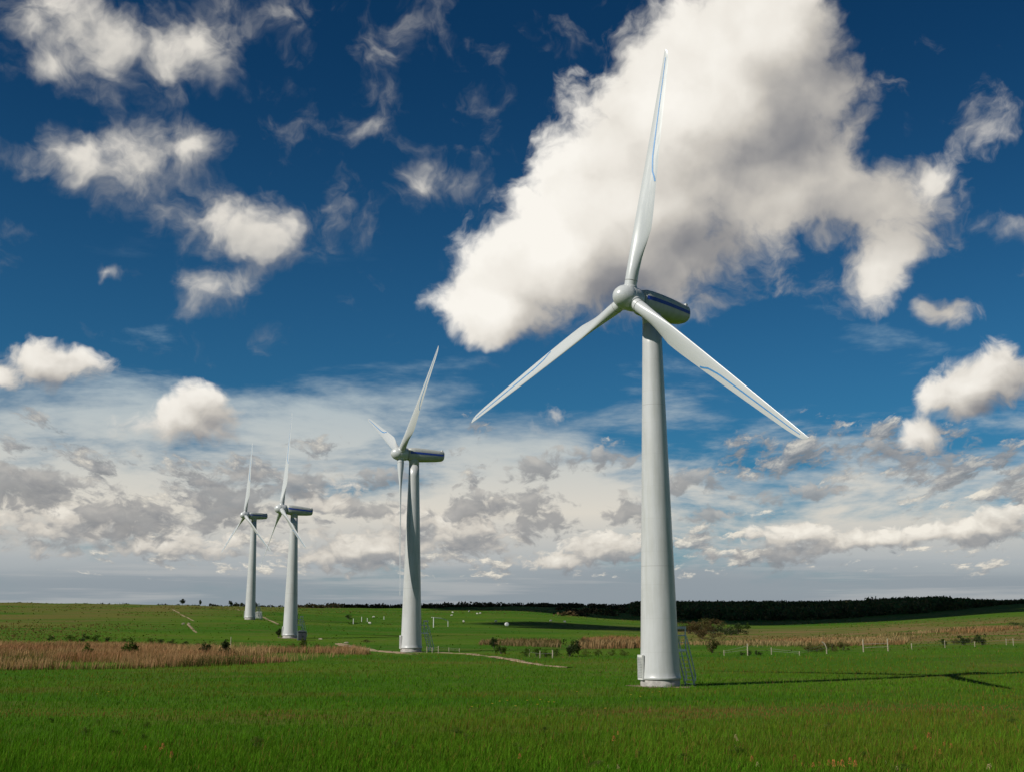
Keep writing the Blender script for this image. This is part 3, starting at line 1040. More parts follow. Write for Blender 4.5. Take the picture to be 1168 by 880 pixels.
strip('dirt_track', [(385, 733), (400, 737), (425, 741), (455, 744), (475, 745.5)], [1.4, 2.6, 2.4, 2.0, 1.6], 'sandy track curving towards the second turbine', M['track'], .04, .45)
strip('dirt_track', [(500, 743.5), (530, 745), (560, 748), (590, 753), (618, 758), (650, 761)], [1.5, 1.8, 1.6, 1.5, 1.1, .7], 'sandy track across the field between the two larger turbines', M['track'], .04, .45)
strip('dirt_track', [(197, 694), (205, 699), (216, 705), (222, 708)], [.5, .7, .5, .4], 'thin tan track climbing the left hill', M['track'], .02, .5)
strip('dirt_track', [(214, 711), (219, 716), (224, 721)], [.5, .8, .5], 'short tan track scar lower on the left hill', M['track'], .02, .5)
strip('dirt_track', [(262, 694), (290, 700), (308, 707), (318, 712)], [.7, .9, .9, .8], 'reddish track between the two farthest turbines', M['track'], .02, .5)


def pad(B, r0, label):
    n, K = 72, 9
    V = []
    for i in range(n):
        a = 2 * math.pi * i / n
        ro = r0 * (1 + .35 * math.sin(a * 2 + 1) * math.sin(a * 3) + .14 * math.sin(a * 7 + 2))
        for k in range(K):
            r = 1.2 + (ro - 1.2) * k / (K - 1)
            x, y = B[0] + r * math.cos(a), B[1] + r * math.sin(a)
            V.append((x, y, float(hgt(x, y)) + (.035 if k < K - 1 else -.03) + .03 * (vnoise(np.array(x), np.array(y), 2.3, 5) - .5)))
    I = np.arange(n * K).reshape(n, K)
    J = np.roll(I, -1, 0)
    F = np.stack([I[:, :-1], I[:, 1:], J[:, 1:], J[:, :-1]], -1).reshape(-1, 4)
    tag(link('bare_ground', np_mesh('bare_ground', np.array(V), [F]), None, M['soil']), label, 'ground', None, 'structure')


M['soil'] = m_plain('soil', (0.13, 0.095, 0.05), .95, .4, 0, 1.6, .6)
pad(T1B, 2.3, 'bare brown soil round the foot of the nearest tower')
pad(T2B, 2.2, 'bare brown soil round the foot of the second turbine')
pad(T3B, 2.6, 'bare soil round the foot of the third turbine')


# ------------------------------------------------------------------ shrubs and trees
def leaf_cloud(lobes, n, size, cols, seed, shade=0.0):
    """leaf faces spread through overlapping lobes; lobes: (cx,cy,cz,rx,ry,rz)"""
    r = np.random.default_rng(seed)
    vol = np.array([l[3] * l[4] * l[5] for l in lobes]) ** .7
    pick = r.choice(len(lobes), n, p=vol / vol.sum())
    Lb = np.array(lobes)[pick]
    dv = r.normal(size=(n, 3))
    dv /= np.linalg.norm(dv, axis=1)[:, None]
    rad = r.uniform(0.25, 1.0, n) ** 0.55 * (1 + .12 * r.normal(size=n))
    P = Lb[:, :3] + dv * Lb[:, 3:] * rad[:, None]
    P[:, 2] = np.maximum(P[:, 2], size * .4)
    a = r.normal(size=(n, 3)); a /= np.linalg.norm(a, axis=1)[:, None]
    nn = dv + r.normal(size=(n, 3)) * .7
    b = np.cross(a, nn); b /= np.linalg.norm(b, axis=1)[:, None] + 1e-9
    s = size * r.uniform(.5, 1.3, n)[:, None]
    V = np.stack([P - a * s * .5, P + b * s * .33, P + a * s * .6, P - b * s * .33], 1)
    ix = np.arange(n) * 4
    F = np.stack([ix, ix + 1, ix + 2, ix + 3], -1)
    ck = np.array(cols)[r.integers(0, len(cols), n)] * r.uniform(.65, 1.35, (n, 1))
    lobe_t = r.uniform(.75, 1.25, len(lobes))[pick][:, None]
    C = np.repeat((ck * lobe_t)[:, None], 4, 1)
    return V.reshape(-1, 3), F, C.reshape(-1, 3)


GREEN = [(.050, .095, .016), (.040, .078, .014), (.075, .110, .02)]
DARK = [(.030, .050, .018), (.042, .062, .020), (.026, .040, .016)]
OLIVE = [(.085, .090, .028), (.065, .075, .022), (.11, .095, .035)]
RUSSET = [(.10, .065, .030), (.075, .055, .026), (.055, .052, .020)]
LIME = [(.10, .135, .025), (.075, .115, .02), (.12, .14, .04)]
PAL = dict(green=GREEN, dark=DARK, olive=OLIVE, russet=RUSSET, lime=LIME)
_shrub_cache = {}


def shrub_proto(pal, var, wide):
    wide = round(wide * 2.5) / 2.5
    key = (pal, var, wide)
    if key in _shrub_cache:
        return _shrub_cache[key]
    r = np.random.default_rng(hash(key) % 999 if False else sum(map(ord, pal)) + var * 17 + int(wide * 10))
    lobes = []
    for k in range(11):
        a, q = r.uniform(0, 6.28), r.uniform(0, .46)
        lobes.append((math.cos(a) * q * wide, math.sin(a) * q * wide, r.uniform(.18, .78) * (1.15 - q), r.uniform(.10, .26) * wide, r.uniform(.10, .26) * wide, r.uniform(.12, .28)))
    V, F, C = leaf_cloud(lobes, 1000, .085, PAL[pal], var + 5)
    me = np_mesh('foliage', V, [F], C)
    me.materials.append(M['leaf'])
    bm = bmesh.new()
    for k in range(5):
        a, q = r.uniform(0, 6.28), r.uniform(.08, .30) * wide
        tube(bm, [(r.normal(0, .02), r.normal(0, .02), -.08), (math.cos(a) * q * .4, math.sin(a) * q * .4, .25), (math.cos(a) * q, math.sin(a) * q, .6)], [.022, .016, .006], 5)
    st = bm_mesh(bm, 'stem')
    st.materials.append(M['bark'])
    _shrub_cache[key] = (me, st)
    return me, st


def shrub(p, h, pal, label, group=None, wide=1.0, name='shrub', cat='shrub', var=None):
    var = random.randint(0, 3) if var is None else var
    fo, st = shrub_proto(pal, var, wide)
    o = empty(name, p, random.uniform(0, 6.28))
    o.scale = (h, h, h)
    tag(o, label, cat, group)
    link('foliage', fo, o)
    link('stem', st, o)
    return o


_pxm = lambda p: 1350 / p[1]


def shrub_px(px, py, hpx, pal, label, wide=1.0, group=None, **k):
    p = ground(px, py)
    return shrub(p, hpx / 1350 * p[1] * 1.08, pal, label, group, wide, **k)


shrub_px(650, 748, 20, 'dark', 'large dark rounded bush at the left end of the russet grass', 1.25)
shrub_px(563, 739, 12, 'dark', 'slim dark sapling bush, left of a pair right of the second turbine', 0.6)
shrub_px(571, 745, 14, 'green', 'upright green bush, right of a pair right of the second turbine', 0.75)
for px, py, h, wd in [(601, 748, 9, 1.6), (612, 748, 9, 1.5), (623, 749, 9, 1.6), (634, 748, 9, 1.5)]:
    shrub_px(px, py, h, 'green', 'low green shrub in the short hedge left of the large dark bush', wd, 'hedge shrubs left of the large dark bush')
for px, py, h, wd in [(668, 747, 7, 1.8), (682, 748, 7, 1.7), (697, 747, 7, 1.8), (712, 747, 7, 1.6)]:
    shrub_px(px, py, h, 'lime', 'low bright green plant in front of the russet grass patch', wd, 'low plants in front of the russet grass')
shrub_px(813, 744, 17, 'olive', 'isolated olive bush on the field edge right of the access stairs', 0.9)
for px, py, h, pal, wd in [(786, 722, 14, 'russet', 1.9), (794, 723, 15, 'russet', 1.9), (805, 721, 15, 'olive', 1.7), (815, 722, 17, 'russet', 1.7), (826, 723, 13, 'dark', 1.9), (842, 723, 12, 'dark', 1.7), (800, 728, 12, 'russet', 2.0), (812, 729, 9, 'russet', 2.2), (834, 724, 9, 'dark', 2.0)]:
    lab = {'russet': 'russet brown scrub bush in the clump behind the access stairs', 'olive': 'olive green bush in the middle of the russet clump', 'dark': 'low dark bush at the right end of the russet clump'}[pal]
    shrub_px(px, py, h, pal, lab, wd, None if pal == 'olive' else {'russet': 'russet bushes of the clump', 'dark': 'dark bushes of the clump'}[pal])
shrub_px(853, 718, 8, 'green', 'small lone green bush on the shaded field beside the russet clump', 0.9)
for px in (846, 855, 863, 868):
    shrub_px(px, 747, 5, 'dark', 'tiny dark weed clump on the field edge below the straw strip', 1.2, 'tiny dark weed clumps', name='weed_clump', cat='weed clump')
for px, py, h, wd in [(922, 743, 11, 1.5), (932, 743, 9, 1.6), (950, 742, 12, 1.5), (962, 741, 10, 1.6)]:
    shrub_px(px, py, h, 'olive', 'dull olive bush beside the bent fence post', wd, 'olive bushes beside the bent fence post')
for px, py, h, pal, wd in [(1076, 735, 8, 'green', 1.2), (1098, 735, 12, 'dark', 1.1), (1108, 733, 8, 'olive', 1.6), (1120, 735, 13, 'dark', 1.1), (1088, 734, 7, 'olive', 1.6)]:
    lab = {'green': 'small green bush at the left end of the right-hand thicket', 'dark': 'dark upright bush in the thicket by the right fence', 'olive': 'low olive bush filling the thicket by the right fence'}[pal]
    shrub_px(px, py, h, pal, lab, wd, None if pal == 'green' else pal + ' bushes in the right thicket')
shrub_px(1160, 715, 7, 'dark', 'dark flat bush on the slope at the right edge of the picture', 2.2)
# in and behind the tan belt on the left
for px, py, h, wd in [(57, 730, 6, 1.8), (80, 731, 7, 2.0), (95, 731, 8, 1.6), (110, 731, 8, 1.8), (123, 732, 6, 1.8), (142, 733, 6, 1.7), (172, 734, 7, 1.6), (183, 735, 7, 1.5), (197, 736, 7, 1.7), (211, 737, 6, 1.6), (225, 738, 5, 1.7)]:
    shrub_px(px, py, h, 'dark' if int(px) % 2 else 'green', 'low bush in the broken hedge line behind the tan grass belt', wd, 'hedge line behind the tan grass belt')
for px, py, h, wd, lab in [(148, 748, 19, 0.9, 'largest green bush standing in the tan grass belt'), (99, 748, 14, 0.9, 'small green bush in the tan grass, left of the largest one'),
                           (256, 747, 17, 0.7, 'narrow dark bush in the tan grass, rightmost of the three there'), (233, 747, 15, 0.7, 'thin dead looking dark bush in the tan grass')]:
    shrub_px(px, py, h, 'green' if px < 200 else 'dark', lab, wd)
shrub_px(397, 706, 6, 'dark', 'lone dark bush on the open slope right of the third turbine', 1.6)
shrub_px(420, 732, 4, 'russet', 'flat brown heather clump above the sandy track', 3.5)
shrub_px(346, 740, 12, 'lime', 'bright yellow green bush at the foot of the third turbine', 0.9)
shrub_px(334, 741, 7, 'lime', 'low yellow green bush directly below the third turbine tower', 1.6)
shrub_px(362, 740, 8, 'green', 'small green bush right of the bright yellow green one', 1.3)
shrub_px(318, 726, 10, 'dark', 'dark evergreen bush touching the left foot of the third turbine', 0.8)
for px, py, h, wd in [(392, 744, 6, 1.8), (404, 745, 6, 1.8)]:
    shrub_px(px, py, h, 'green', 'low green shrub under the bend of the sandy track', wd, 'shrubs under the track bend')


def tree(p, h, w, pal, label, seed, group=None, trunk_h=.22):
    r = np.random.default_rng(seed)
    o = empty('tree', p)
    tag(o, label, 'tree', group)
    bm = bmesh.new()
    tube(bm, [(0, 0, -.3), (0.01 * h, 0, h * trunk_h), (0, 0.02 * h, h * .7)], [h * .035, h * .026, h * .008], 7)
    for k in range(5):
        a = k * 1.3 + r.uniform(0, .6)
        tube(bm, [(0, 0, h * (.22 + .07 * k)), (math.cos(a) * w * .2, math.sin(a) * w * .2, h * (.34 + .08 * k)), (math.cos(a) * w * .38, math.sin(a) * w * .38, h * (.44 + .08 * k))], [h * .014, h * .010, h * .004], 5)
    link('trunk', bm_mesh(bm, 'trunk'), o, M['bark'])
    lobes = []
    for k in range(10):
        a, q = r.uniform(0, 6.28), r.uniform(0, .30) * w
        z = r.uniform(.26, .82) * h
        s = (1 - abs(z / h - .55) * .8)
        lobes.append((math.cos(a) * q * s, math.sin(a) * q * s, z, r.uniform(.16, .26) * w, r.uniform(.16, .26) * w, r.uniform(.12, .2) * h))
    V, F, C = leaf_cloud(lobes, 1500, h * .075, PAL[pal], seed)
    link('crown', np_mesh('crown', V, [F], C), o, M['leaf'])
    return o


def tree_px(px, y, hpx, wpx, pal, label, seed, group=None, **k):
    p = at_dist(px, y)
    tree(p, hpx * y / 1350, wpx * y / 1350, pal, label, seed, group, **k)


tree_px(207, 640, 7.5, 7.5, 'dark', 'round dark tree standing alone on the left skyline', 11, trunk_h=.12)
tree_px(227, 640, 7, 4, 'dark', 'pointed dark tree on the skyline just right of the round one', 12, trunk_h=.1)
tree_px(262, 690, 7, 7, 'dark', 'dark tree on the skyline left of the farthest turbine', 13, trunk_h=.12)
for i, (px, h, wd) in enumerate([(268, 5, 7), (274, 5.5, 8), (281, 5, 7), (291, 6, 6)]):
    tree_px(px, 720 + 6 * i, h, wd, 'dark', 'small dark tree in the row behind the farthest turbine tower', 20 + i, 'row of trees behind the farthest turbine', trunk_h=.1)
for i, (px, yy, h, wd, lab) in enumerate([(516, 700, 5, 6, 'small dark tree on the skyline right of the second turbine'), (684, 930, 5, 7, 'dark tree on the skyline left of the nearest tower'),
                                         (615, 850, 4.5, 6, 'dark tree topping the highest point of the central hill')]):
    tree_px(px, yy, h, wd, 'dark', lab, 40 + i, trunk_h=.1)


# ------------------------------------------------------------------ far woodland and scrub (masses)
def wood_mass(name, pts, size, cols, label, n_each, leaf):
    Vs, Fs, Cs, base = [], [], [], 0
    for i, (x, y, s) in enumerate(pts):
        z = float(hgt(x, y))
        hh, ww = size[1] * s, size[0] * s
        V, F, C = leaf_cloud([(0, 0, hh * .5, ww * .5, ww * .5, hh * .5), (ww * .15, 0, hh * .62, ww * .35, ww * .35, hh * .35)], n_each, leaf * s ** .5, cols, 1000 + i)
        V = V + np.array([x, y, z - .3])
        Vs.append(V)
        Fs.append(F + base)
        Cs.append(C)
        base += len(V)
    me = np_mesh(name, np.concatenate(Vs), [np.concatenate(Fs)], np.concatenate(Cs))
    tag(link(name, me, None, M['leaf']), label, 'woodland' if 'wood' in name else 'scrub', None, 'stuff')


pts = []
WLINE = [(640, 690), (700, 697), (735, 705), (780, 709), (900, 709), (980, 706), (1040, 701), (1090, 696), (1130, 691), (1168, 688), (1400, 686)]
for _ in range(30000):
    if len(pts) >= 3300:
        break
    px = rng.uniform(722, 1330)
    d = rng.uniform(560, 1420) if rng.uniform() > .25 else rng.uniform(1150, 1420)
    v = float(np.interp(px, [q[0] for q in WLINE], [q[1] for q in WLINE]))
    x = (px - CX) / 1376.7 * d
    z = float(hgt(x, d))
    vv = 710 - (z - CZ) / d * 1376.7 * 1.0
    if vv > v + 0.3:
        continue
    pts.append((x, d, float(np.interp(px, [690, 760, 1080, 1140, 1330], [.75, .9, 1, .55, .45])) * rng.uniform(.45, 1.25) * (1.25 if 990 < px < 1085 and d > 1000 else 1.0)))
wood_mass('woodland', pts, (10, 5.6), [(.050, .088, .036), (.070, .095, .040), (.105, .088, .046)], 'dark wooded ridge along the right horizon', 70, 2.0)
pts = []
for px in np.linspace(335, 660, 170):
    d = rng.uniform(660, 760) + (px > 560) * 90
    pts.append(((px - CX) / 1376.7 * d, d, rng.uniform(.35, 1.0)))
for _ in range(120):
    px = rng.uniform(600, 740)
    d = rng.uniform(760, 1250)
    pts.append(((px - CX) / 1376.7 * d, d, rng.uniform(.4, 1.0)))
wood_mass('scrub', pts, (9, 3.6), [(.05, .042, .026), (.03, .04, .02), (.07, .052, .03)], 'line of brown and dark scrub along the middle of the horizon', 40, 1.6)
pts = []
for px in np.linspace(-120, 330, 120):
    d = rng.uniform(690, 760)
    pts.append(((px - CX) / 1376.7 * d, d, rng.uniform(.2, .6)))
wood_mass('scrub', pts, (8, 3.4), [(.035, .04, .022), (.03, .04, .02), (.05, .05, .03)], 'thin broken hedge on the left skyline', 36, 1.5)
pts = []
for _ in range(70):
    px = rng.uniform(636, 728)
    p = ground(px, rng.uniform(694, 702))
    pts.append((p[0], p[1], rng.uniform(.3, .9)))
wood_mass('scrub', pts, (9, 2.6), [(.09, .06, .03), (.16, .105, .055), (.04, .04, .02)], 'russet heather scrub on the far slope left of the nearest tower', 40, 1.4)


# ------------------------------------------------------------------ two low clouds up to the left, out of view, whose shadows lie on the land
def cloud(tx, ty, alt, rx, ry, seed, label):
    """a lumpy cumulus over the point that puts its shadow on the land around (tx, ty)"""
    k = alt / math.tan(SUN_EL)
    c = Vector((tx + SUN_DIR[0] * k, ty + SUN_DIR[1] * k, alt))
    r = np.random.default_rng(seed)
    bm = bmesh.new()
    for i in range(52):
        a, q = r.uniform(0, 6.28), math.sqrt(r.uniform(0, 1)) * .85
        s = r.uniform(.18, .34) * (1.1 - q * .5)
        ret = bmesh.ops.create_icosphere(bm, subdivisions=3, radius=1)
        ox, oy = math.cos(a) * q * rx, math.sin(a) * q * ry
        for v in ret['verts']:
            n = 1 + .12 * math.sin(v.co.x * 5 + i) * math.sin(v.co.y * 6 + 2 * i) + .06 * math.sin(v.co.z * 11 + i)
            v.co = Vector((ox + v.co.x * s * rx * n, oy + v.co.y * s * ry * n, max(v.co.z, -.35) * s * min(rx, ry) * .7 * n))
    o = link('cloud', bm_mesh(bm, 'cloud', True), None, M['cloud'])
    o.location = c
    tag(o, label, 'cloud', None, 'structure')


M['cloud'] = m_plain('cloud_white', (.85, .85, .86), 1.0, .04, 0, .01)
cloud(275, 890, 700, 395, 530, 3, 'broad white cloud up to the left of the picture')
cloud(30, 338, 640, 36, 32, 5, 'small white cloud up to the left of the picture')


# ------------------------------------------------------------------ fences, posts, kiosks
def post_mesh(h, r, lean=0.0, bend=0.0):
    bm = bmesh.new()
    tube(bm, [(0, 0, -.3), (lean * .5, 0, h * .5), (lean - bend, 0, h * .85), (lean - bend * 2.2, 0, h)], [r, r, r * .97, r * .9], 8)
    return bm_mesh(bm, 'post')


def fence(name, pxs, wires, label, cat='fence', rail=False):
    P = [ground(px, py) for px, py, *_ in pxs]
    o = empty(name, P[0])
    tag(o, label, cat)
    P0 = P[0]
    tops = []
    for (px, py, hpx, *e), p in zip(pxs, P):
        h = hpx / 1350 * p[1]
        c = link('post', post_mesh(h, .075 if hpx > 8 else .055, *(e or ())), o, M['wood'])
        c.location = Vector(p - P0)
        tops.append((p - P0, h))
    for f in wires:
        bm = bmesh.new()
        tube(bm, [tuple(p + np.array([0, 0, h * f])) for p, h in tops], .032 if rail else .011, 6)
        link('rail' if rail else 'wire', bm_mesh(bm, 'wire'), o, M['wood'] if rail else M['wire'])
    return o


fence('wire_fence', [(826, 747, 6), (853, 747, 13), (880, 746, 8), (912, 747, 5), (943, 745, 13, .05, .25)], (.5, .8), 'straggling wire fence with a bent post at its right end')
fence('gate', [(985, 743, 14), (1013, 742, 14)], (.35, .62), 'pale gateway of two tall posts joined by thin rails', 'gate', True)
fence('wire_fence', [(1040, 740, 7), (1078, 738, 8), (1112, 737, 6), (1148, 735, 7), (1156, 735.5, 8), (1200, 735, 7), (1240, 735, 7)], (.45, .85), 'post and wire fence on the right, its two pale posts close together')
fence('wire_fence', [(604, 748, 8), (616, 750, 8), (630, 750, 9, .1, .05)], (.6,), 'short fence with three pale leaning posts before the hedge shrubs')
fence('wire_fence', [(487, 744, 7), (493, 744, 6), (500, 744.5, 8), (512, 743, 5), (524, 743, 4)], (.5, .85), 'low wire fence beside the foot of the second turbine')


def single_post(px, py, hpx, name, label, group=None, r=.09, m='white'):
    p = ground(px, py)
    bm = bmesh.new()
    h = hpx / 1350 * p[1]
    tube(bm, [(0, 0, -.3), (0, 0, h * .94), (0, 0, h)], [r, r, r * .6], 8)
    o = link(name, bm_mesh(bm, name), None, M[m])
    o.location = p
    tag(o, label, 'post', group)


for px, py, h, lab in [(403, 711, 6, 'short white marker post, leftmost on the slope right of the third turbine'), (412.5, 708.5, 5.5, 'tall white marker post, second from the left on the far slope'),
                       (419, 708.5, 4, 'white marker post, third from the left on the far slope'), (438, 706, 3.5, 'white marker post nearest the second turbine tower on its left')]:
    single_post(px, py, h, 'marker_post', lab, 'white marker posts on the slope', .10)
single_post(263, 738, 12, 'marker_post', 'thin pale pole rising from the tan grass belt below the farthest turbine', None, .06, 'wood')
# goal frame on the far pasture
p = ground(494.5, 715)
o = empty('goal_frame', p)
tag(o, 'white pole with a long pale crossbar on the pasture behind the second turbine', 'frame')
bm = bmesh.new()
h = 11.5 / 1350 * p[1]
tube(bm, [(0, 0, -.3), (0, 0, h)], .12, 8)
link('pole', bm_mesh(bm, 'pole'), o, M['white'])
bm = bmesh.new()
q = at_dist(511, p[1] + 6) - p
tube(bm, [(-.5, 0, h * .97), (q[0] * .55, 2, h * .88), (q[0], 6, h * .66)], .09, 8)
link('crossbar', bm_mesh(bm, 'crossbar'), o, M['white'])
bm = bmesh.new()
tube(bm, [(q[0], 6, q[2] - .3), (q[0], 6, h * .66)], .08, 8)
link('pole', bm_mesh(bm, 'pole'), o, M['white'])


def kiosk(px, py, w, d, h, label, m, rz=0.3):
    p = ground(px, py)
    o = empty('transformer_kiosk', p, rz)
    tag(o, label, 'kiosk')
    bm = bmesh.new()
    box(bm, (0, 0, h / 2 - .15), (w, d, h + .3), None, .04)
    link('cabinet', bm_mesh(bm, 'cabinet'), o, M[m])
    bm = bmesh.new()
    bm2 = [(-w * .56, -d * .56, h), (w * .56, -d * .56, h), (w * .56, d * .56, h), (-w * .56, d * .56, h)]
    loft(bm, [bm2, [(x, y, h + .08) for x, y, z in bm2], [(x * .3, y * .9, h + .3) for x, y, z in bm2]])
    link('roof', bm_mesh(bm, 'roof'), o, M[m])
    for s in (-1, 1):
        bm = bmesh.new()
        box(bm, (s * w * .23, -d / 2 - .02, h * .48), (w * .42, .04, h * .8), None, .01)
        dr = link('door', bm_mesh(bm, 'door'), o, M['darksteel'] if m != 'white' else M['white'])
        bm = bmesh.new()
        box(bm, (s * w * .06, -d / 2 - .07, h * .5), (.05, .06, .25))
        link('handle', bm_mesh(bm, 'handle'), dr, M['darksteel'])


kiosk(344, 729.5, 1.5, 1.6, 1.5, 'dark grey kiosk standing right of the third turbine foot', 'kiosk')
kiosk(294.5, 704.5, 1.7, 1.5, 1.5, 'small white kiosk beside the foot of the farthest turbine', 'white')


# pale stones
def stone(px, py, wpx, label, seed, flat=.45):
    p = ground(px, py)
    w = wpx / 1350 * p[1] / 2
    r = np.random.default_rng(seed)
    bm = bmesh.new()
    bmesh.ops.create_icosphere(bm, subdivisions=3, radius=1)
    for v in bm.verts:
        k = 1 + .22 * math.sin(v.co.x * 3.1 + seed) * math.cos(v.co.y * 2.7 + seed * 2) + .1 * r.normal()
        v.co = Vector((v.co.x * w * k, v.co.y * w * .7 * k, v.co.z * w * flat * k + w * flat * .3))
    o = link('stone', bm_mesh(bm, 'stone'), None, M['rock'])
    o.location = p
    o.rotation_euler = (0, 0, r.uniform(0, 3))
    tag(o, label, 'stone')


stone(366, 728.5, 5, 'pale flat stone on the bare patch right of the third turbine', 3, .3)
stone(395, 733, 8, 'long pale slab at the bend of the sandy track', 5, .28)
stone(209, 711.5, 4, 'tan boulder, left one of two on the left hill', 7, .7)
stone(215.5, 711.5, 3.5, 'pale boulder, right one of two on the left hill', 9, .7)

# wrapped bale
p = ground(578, 713.5)
bm = bmesh.new()
rings = []
for y_, r_ in [(-.62, .30), (-.62, .55), (-.57, .62), (-.4, .65), (0, .64), (.4, .65), (.57, .62), (.62, .55), (.62, .30)]:
    rings.append([(r_ * math.cos(2 * math.pi * k / 24), y_, .60 + r_ * math.sin(2 * math.pi * k / 24)) for k in range(24)])
loft(bm, rings)
o = link('hay_bale', bm_mesh(bm, 'hay_bale', True), None, M['wrap'])
o.location = p
o.rotation_euler = (0, 0, .25)
o.scale = (.8, .8, .8)
tag(o, 'round white wrapped bale lying on the far pasture', 'bale')


# ------------------------------------------------------------------ sheep
def sheep_mesh():
    V = [(0, 0, .62), (.30, 0, .64), (.48, 0, .70), (.60, 0, .80), (-.32, 0, .62), (-.46, 0, .60), (.72, 0, .74)]
    Rr = [.27, .25, .17, .10, .26, .16, .06]
    E = [(0, 1), (1, 2), (2, 3), (3, 6), (0, 4), (4, 5)]
    for x, par in ((.28, 1), (-.30, 4)):
        for s in (-1, 1):
            k = len(V)
            V += [(x, s * .13, .40), (x + .01, s * .14, .20), (x, s * .14, .0)]
            Rr += [.085, .045, .04]
            E += [(par, k), (k, k + 1), (k + 1, k + 2)]
    me = bpy.data.meshes.new('sheep')
    me.from_pydata(V, E, [])
    o = bpy.data.objects.new('sheep', me)
    COL.objects.link(o)
    md = o.modifiers.new('skin', 'SKIN')
    for i, sv_ in enumerate(me.skin_vertices[0].data):
        sv_.radius = (Rr[i], Rr[i])
        sv_.use_root = i == 0
    sb = o.modifiers.new('sub', 'SUBSURF')
    sb.levels = sb.render_levels = 2
    dg = bpy.context.evaluated_depsgraph_get()
    m2 = bpy.data.meshes.new_from_object(o.evaluated_get(dg))
    m2.name = 'sheep'
    bpy.data.objects.remove(o)
    for pl in m2.polygons:
        pl.use_smooth = True
    m2.materials.clear()
    m2.materials.append(M['wool'])
    m2.materials.append(M['face'])
    for pl in m2.polygons:
        if pl.center.x > .57 or pl.center.z < .34:
            pl.material_index = 1
    return m2


SH = sheep_mesh()
for px, py, rz in [(515, 702.5, .3), (516.5, 699, 2.6), (535, 697.8, 1.0), (544.5, 700.5, 3.0), (547.5, 700, .2), (529, 709.8, 2.2), (565.5, 709.5, .8), (628, 709, 0.2), (644.5, 710, 2.8), (426, 704.5, .4), (422, 711.8, 2.9)]:
    o = link('sheep', SH, None)
    o.location = ground(px, py)
    o.rotation_euler = (0, 0, rz)
    o.scale = (0.8, 0.8, 0.8)
    tag(o, 'white sheep grazing on the far green pasture between the turbines', 'sheep', 'sheep on the far pasture')


# ------------------------------------------------------------------ wildflowers in the near grass
def flower_mesh(kind):
    bm = bmesh.new()
    r = random.Random(len(kind))
    H = {'dandelion': .26, 'sorrel': .42, 'seed': .40}[kind]
    tube(bm, [(0, 0, -.03), (.015, .01, H * .5), (.03, .0, H)], .005, 5)
    st = bm_mesh(bm, 'stem')
    bm = bmesh.new()
    if kind == 'dandelion':
        for k in range(16):
            a = 2 * math.pi * k / 16
            c = Vector((.03, 0, H))
            d = Vector((math.cos(a), math.sin(a), .35))
            s = Vector((-math.sin(a), math.cos(a), 0)) * .014
            bm.faces.new([bm.verts.new(q) for q in (c, c + d * .028 + s, c + d * .05, c + d * .028 - s)])
    else:
        for k in range(70):
            z = r.uniform(.55, 1.02)
            wd = .045 * (1.15 - z) / .5 + .012
            a = r.uniform(0, 6.28)
            c = Vector((.03 * z + math.cos(a) * wd, math.sin(a) * wd, H * z))
            d = Vector((r.gauss(0, 1), r.gauss(0, 1), r.gauss(0, 1))).normalized() * .016
            e = d.orthogonal().normalized() * .012
            bm.faces.new([bm.verts.new(c + q) for q in (d, e, -d, -e)])
    return st, bm_mesh(bm, 'flower_head')


def m_simple(name, c):
    return m_plain(name, c, .8, .25, 0, 12)


FM = {'dandelion': (*flower_mesh('dandelion'), m_simple('yellow_petals', (.62, .36, .03))), 'sorrel': (*flower_mesh('sorrel'), m_simple('rust_seed', (.42, .14, .03))),
      'seed': (*flower_mesh('seed'), m_simple('straw_seed', (.34, .26, .12)))}
GS = m_simple('flower_stem', (.07, .10, .02))


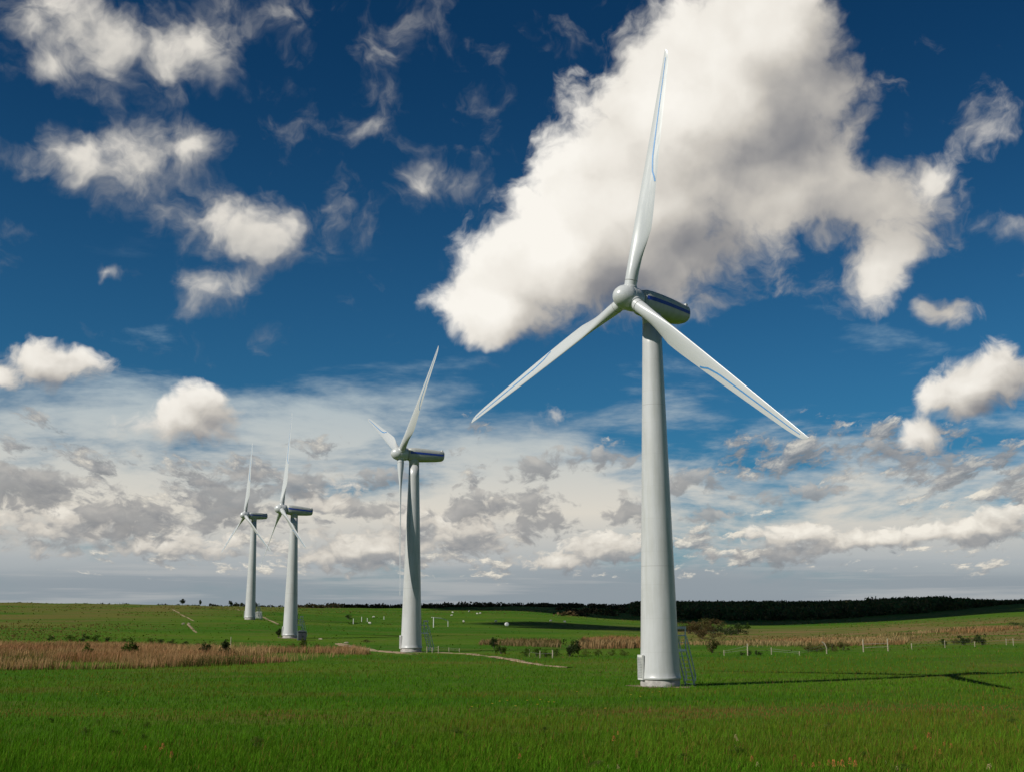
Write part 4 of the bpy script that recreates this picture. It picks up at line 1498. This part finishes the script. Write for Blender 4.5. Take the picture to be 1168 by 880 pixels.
def flower(px, py, kind, s=1.0):
    st, hd, hm = FM[kind]
    o = empty('wildflower', ground(px, py), random.uniform(0, 6.28))
    o.scale = (s, s, s)
    lab, grp = {'dandelion': ('small yellow flower in the green field in front of the nearest tower', 'yellow flowers in the field'),
                'sorrel': ('rust red sorrel stalk in the grass at the bottom of the picture', 'rust red sorrel stalks'),
                'seed': ('straw coloured seed head standing above the foreground grass', 'straw coloured seed heads')}[kind]
    tag(o, lab, 'flower', grp)
    link('stem', st, o, GS)
    link('flower_head', hd, o, hm)


for px, py in [(540, 812), (571, 805), (578, 804), (602, 804), (615, 803), (625, 806), (631, 806), (659, 793), (563, 808), (588, 811), (720, 797), (730, 799), (745, 794), (754, 793), (124, 793), (109, 796), (614, 809), (690, 814)]:
    flower(px + random.uniform(-1, 1), py + 3, 'dandelion', 1.5)
for px, py in [(908, 874), (915, 876), (928, 877), (935, 874), (940, 879), (946, 876), (951, 878), (957, 875), (962, 879), (970, 876), (975, 879), (893, 867), (935, 864), (1078, 852), (1084, 855), (1060, 846), (1073, 861), (858, 872), (1044, 858), (1120, 862), (1121, 811),
               (705, 838), (700, 848), (165, 857), (181, 858), (186, 858), (195, 868), (591, 816), (683, 816), (592, 868)]:
    flower(px + random.uniform(-1, 1), py + 4, 'sorrel', random.uniform(.6, 1.1))
for px, py in [(839, 843), (842, 845), (865, 876), (1010, 872), (1018, 877), (1022, 880), (1110, 875), (1131, 877), (1129, 880), (593, 858), (596, 858), (180, 848), (694, 878), (705, 879), (838, 854)]:
    flower(px + random.uniform(-1, 1), py + 4, 'seed', random.uniform(.55, .85))

# leafy dock plants in the near grass
for i in range(34):
    px, py = random.uniform(10, 1160), random.uniform(822, 884)
    pal = random.choice(['green', 'green', 'lime'])
    shrub(ground(px, py), random.uniform(.20, .36), pal, {'green': 'dark green leafy dock plant low in the foreground grass', 'lime': 'pale green leafy dock plant low in the foreground grass'}[pal],
          {'green': 'dark dock plants in the grass', 'lime': 'pale dock plants in the grass'}[pal], random.uniform(1.2, 2.2), 'dock_plant', 'weed')
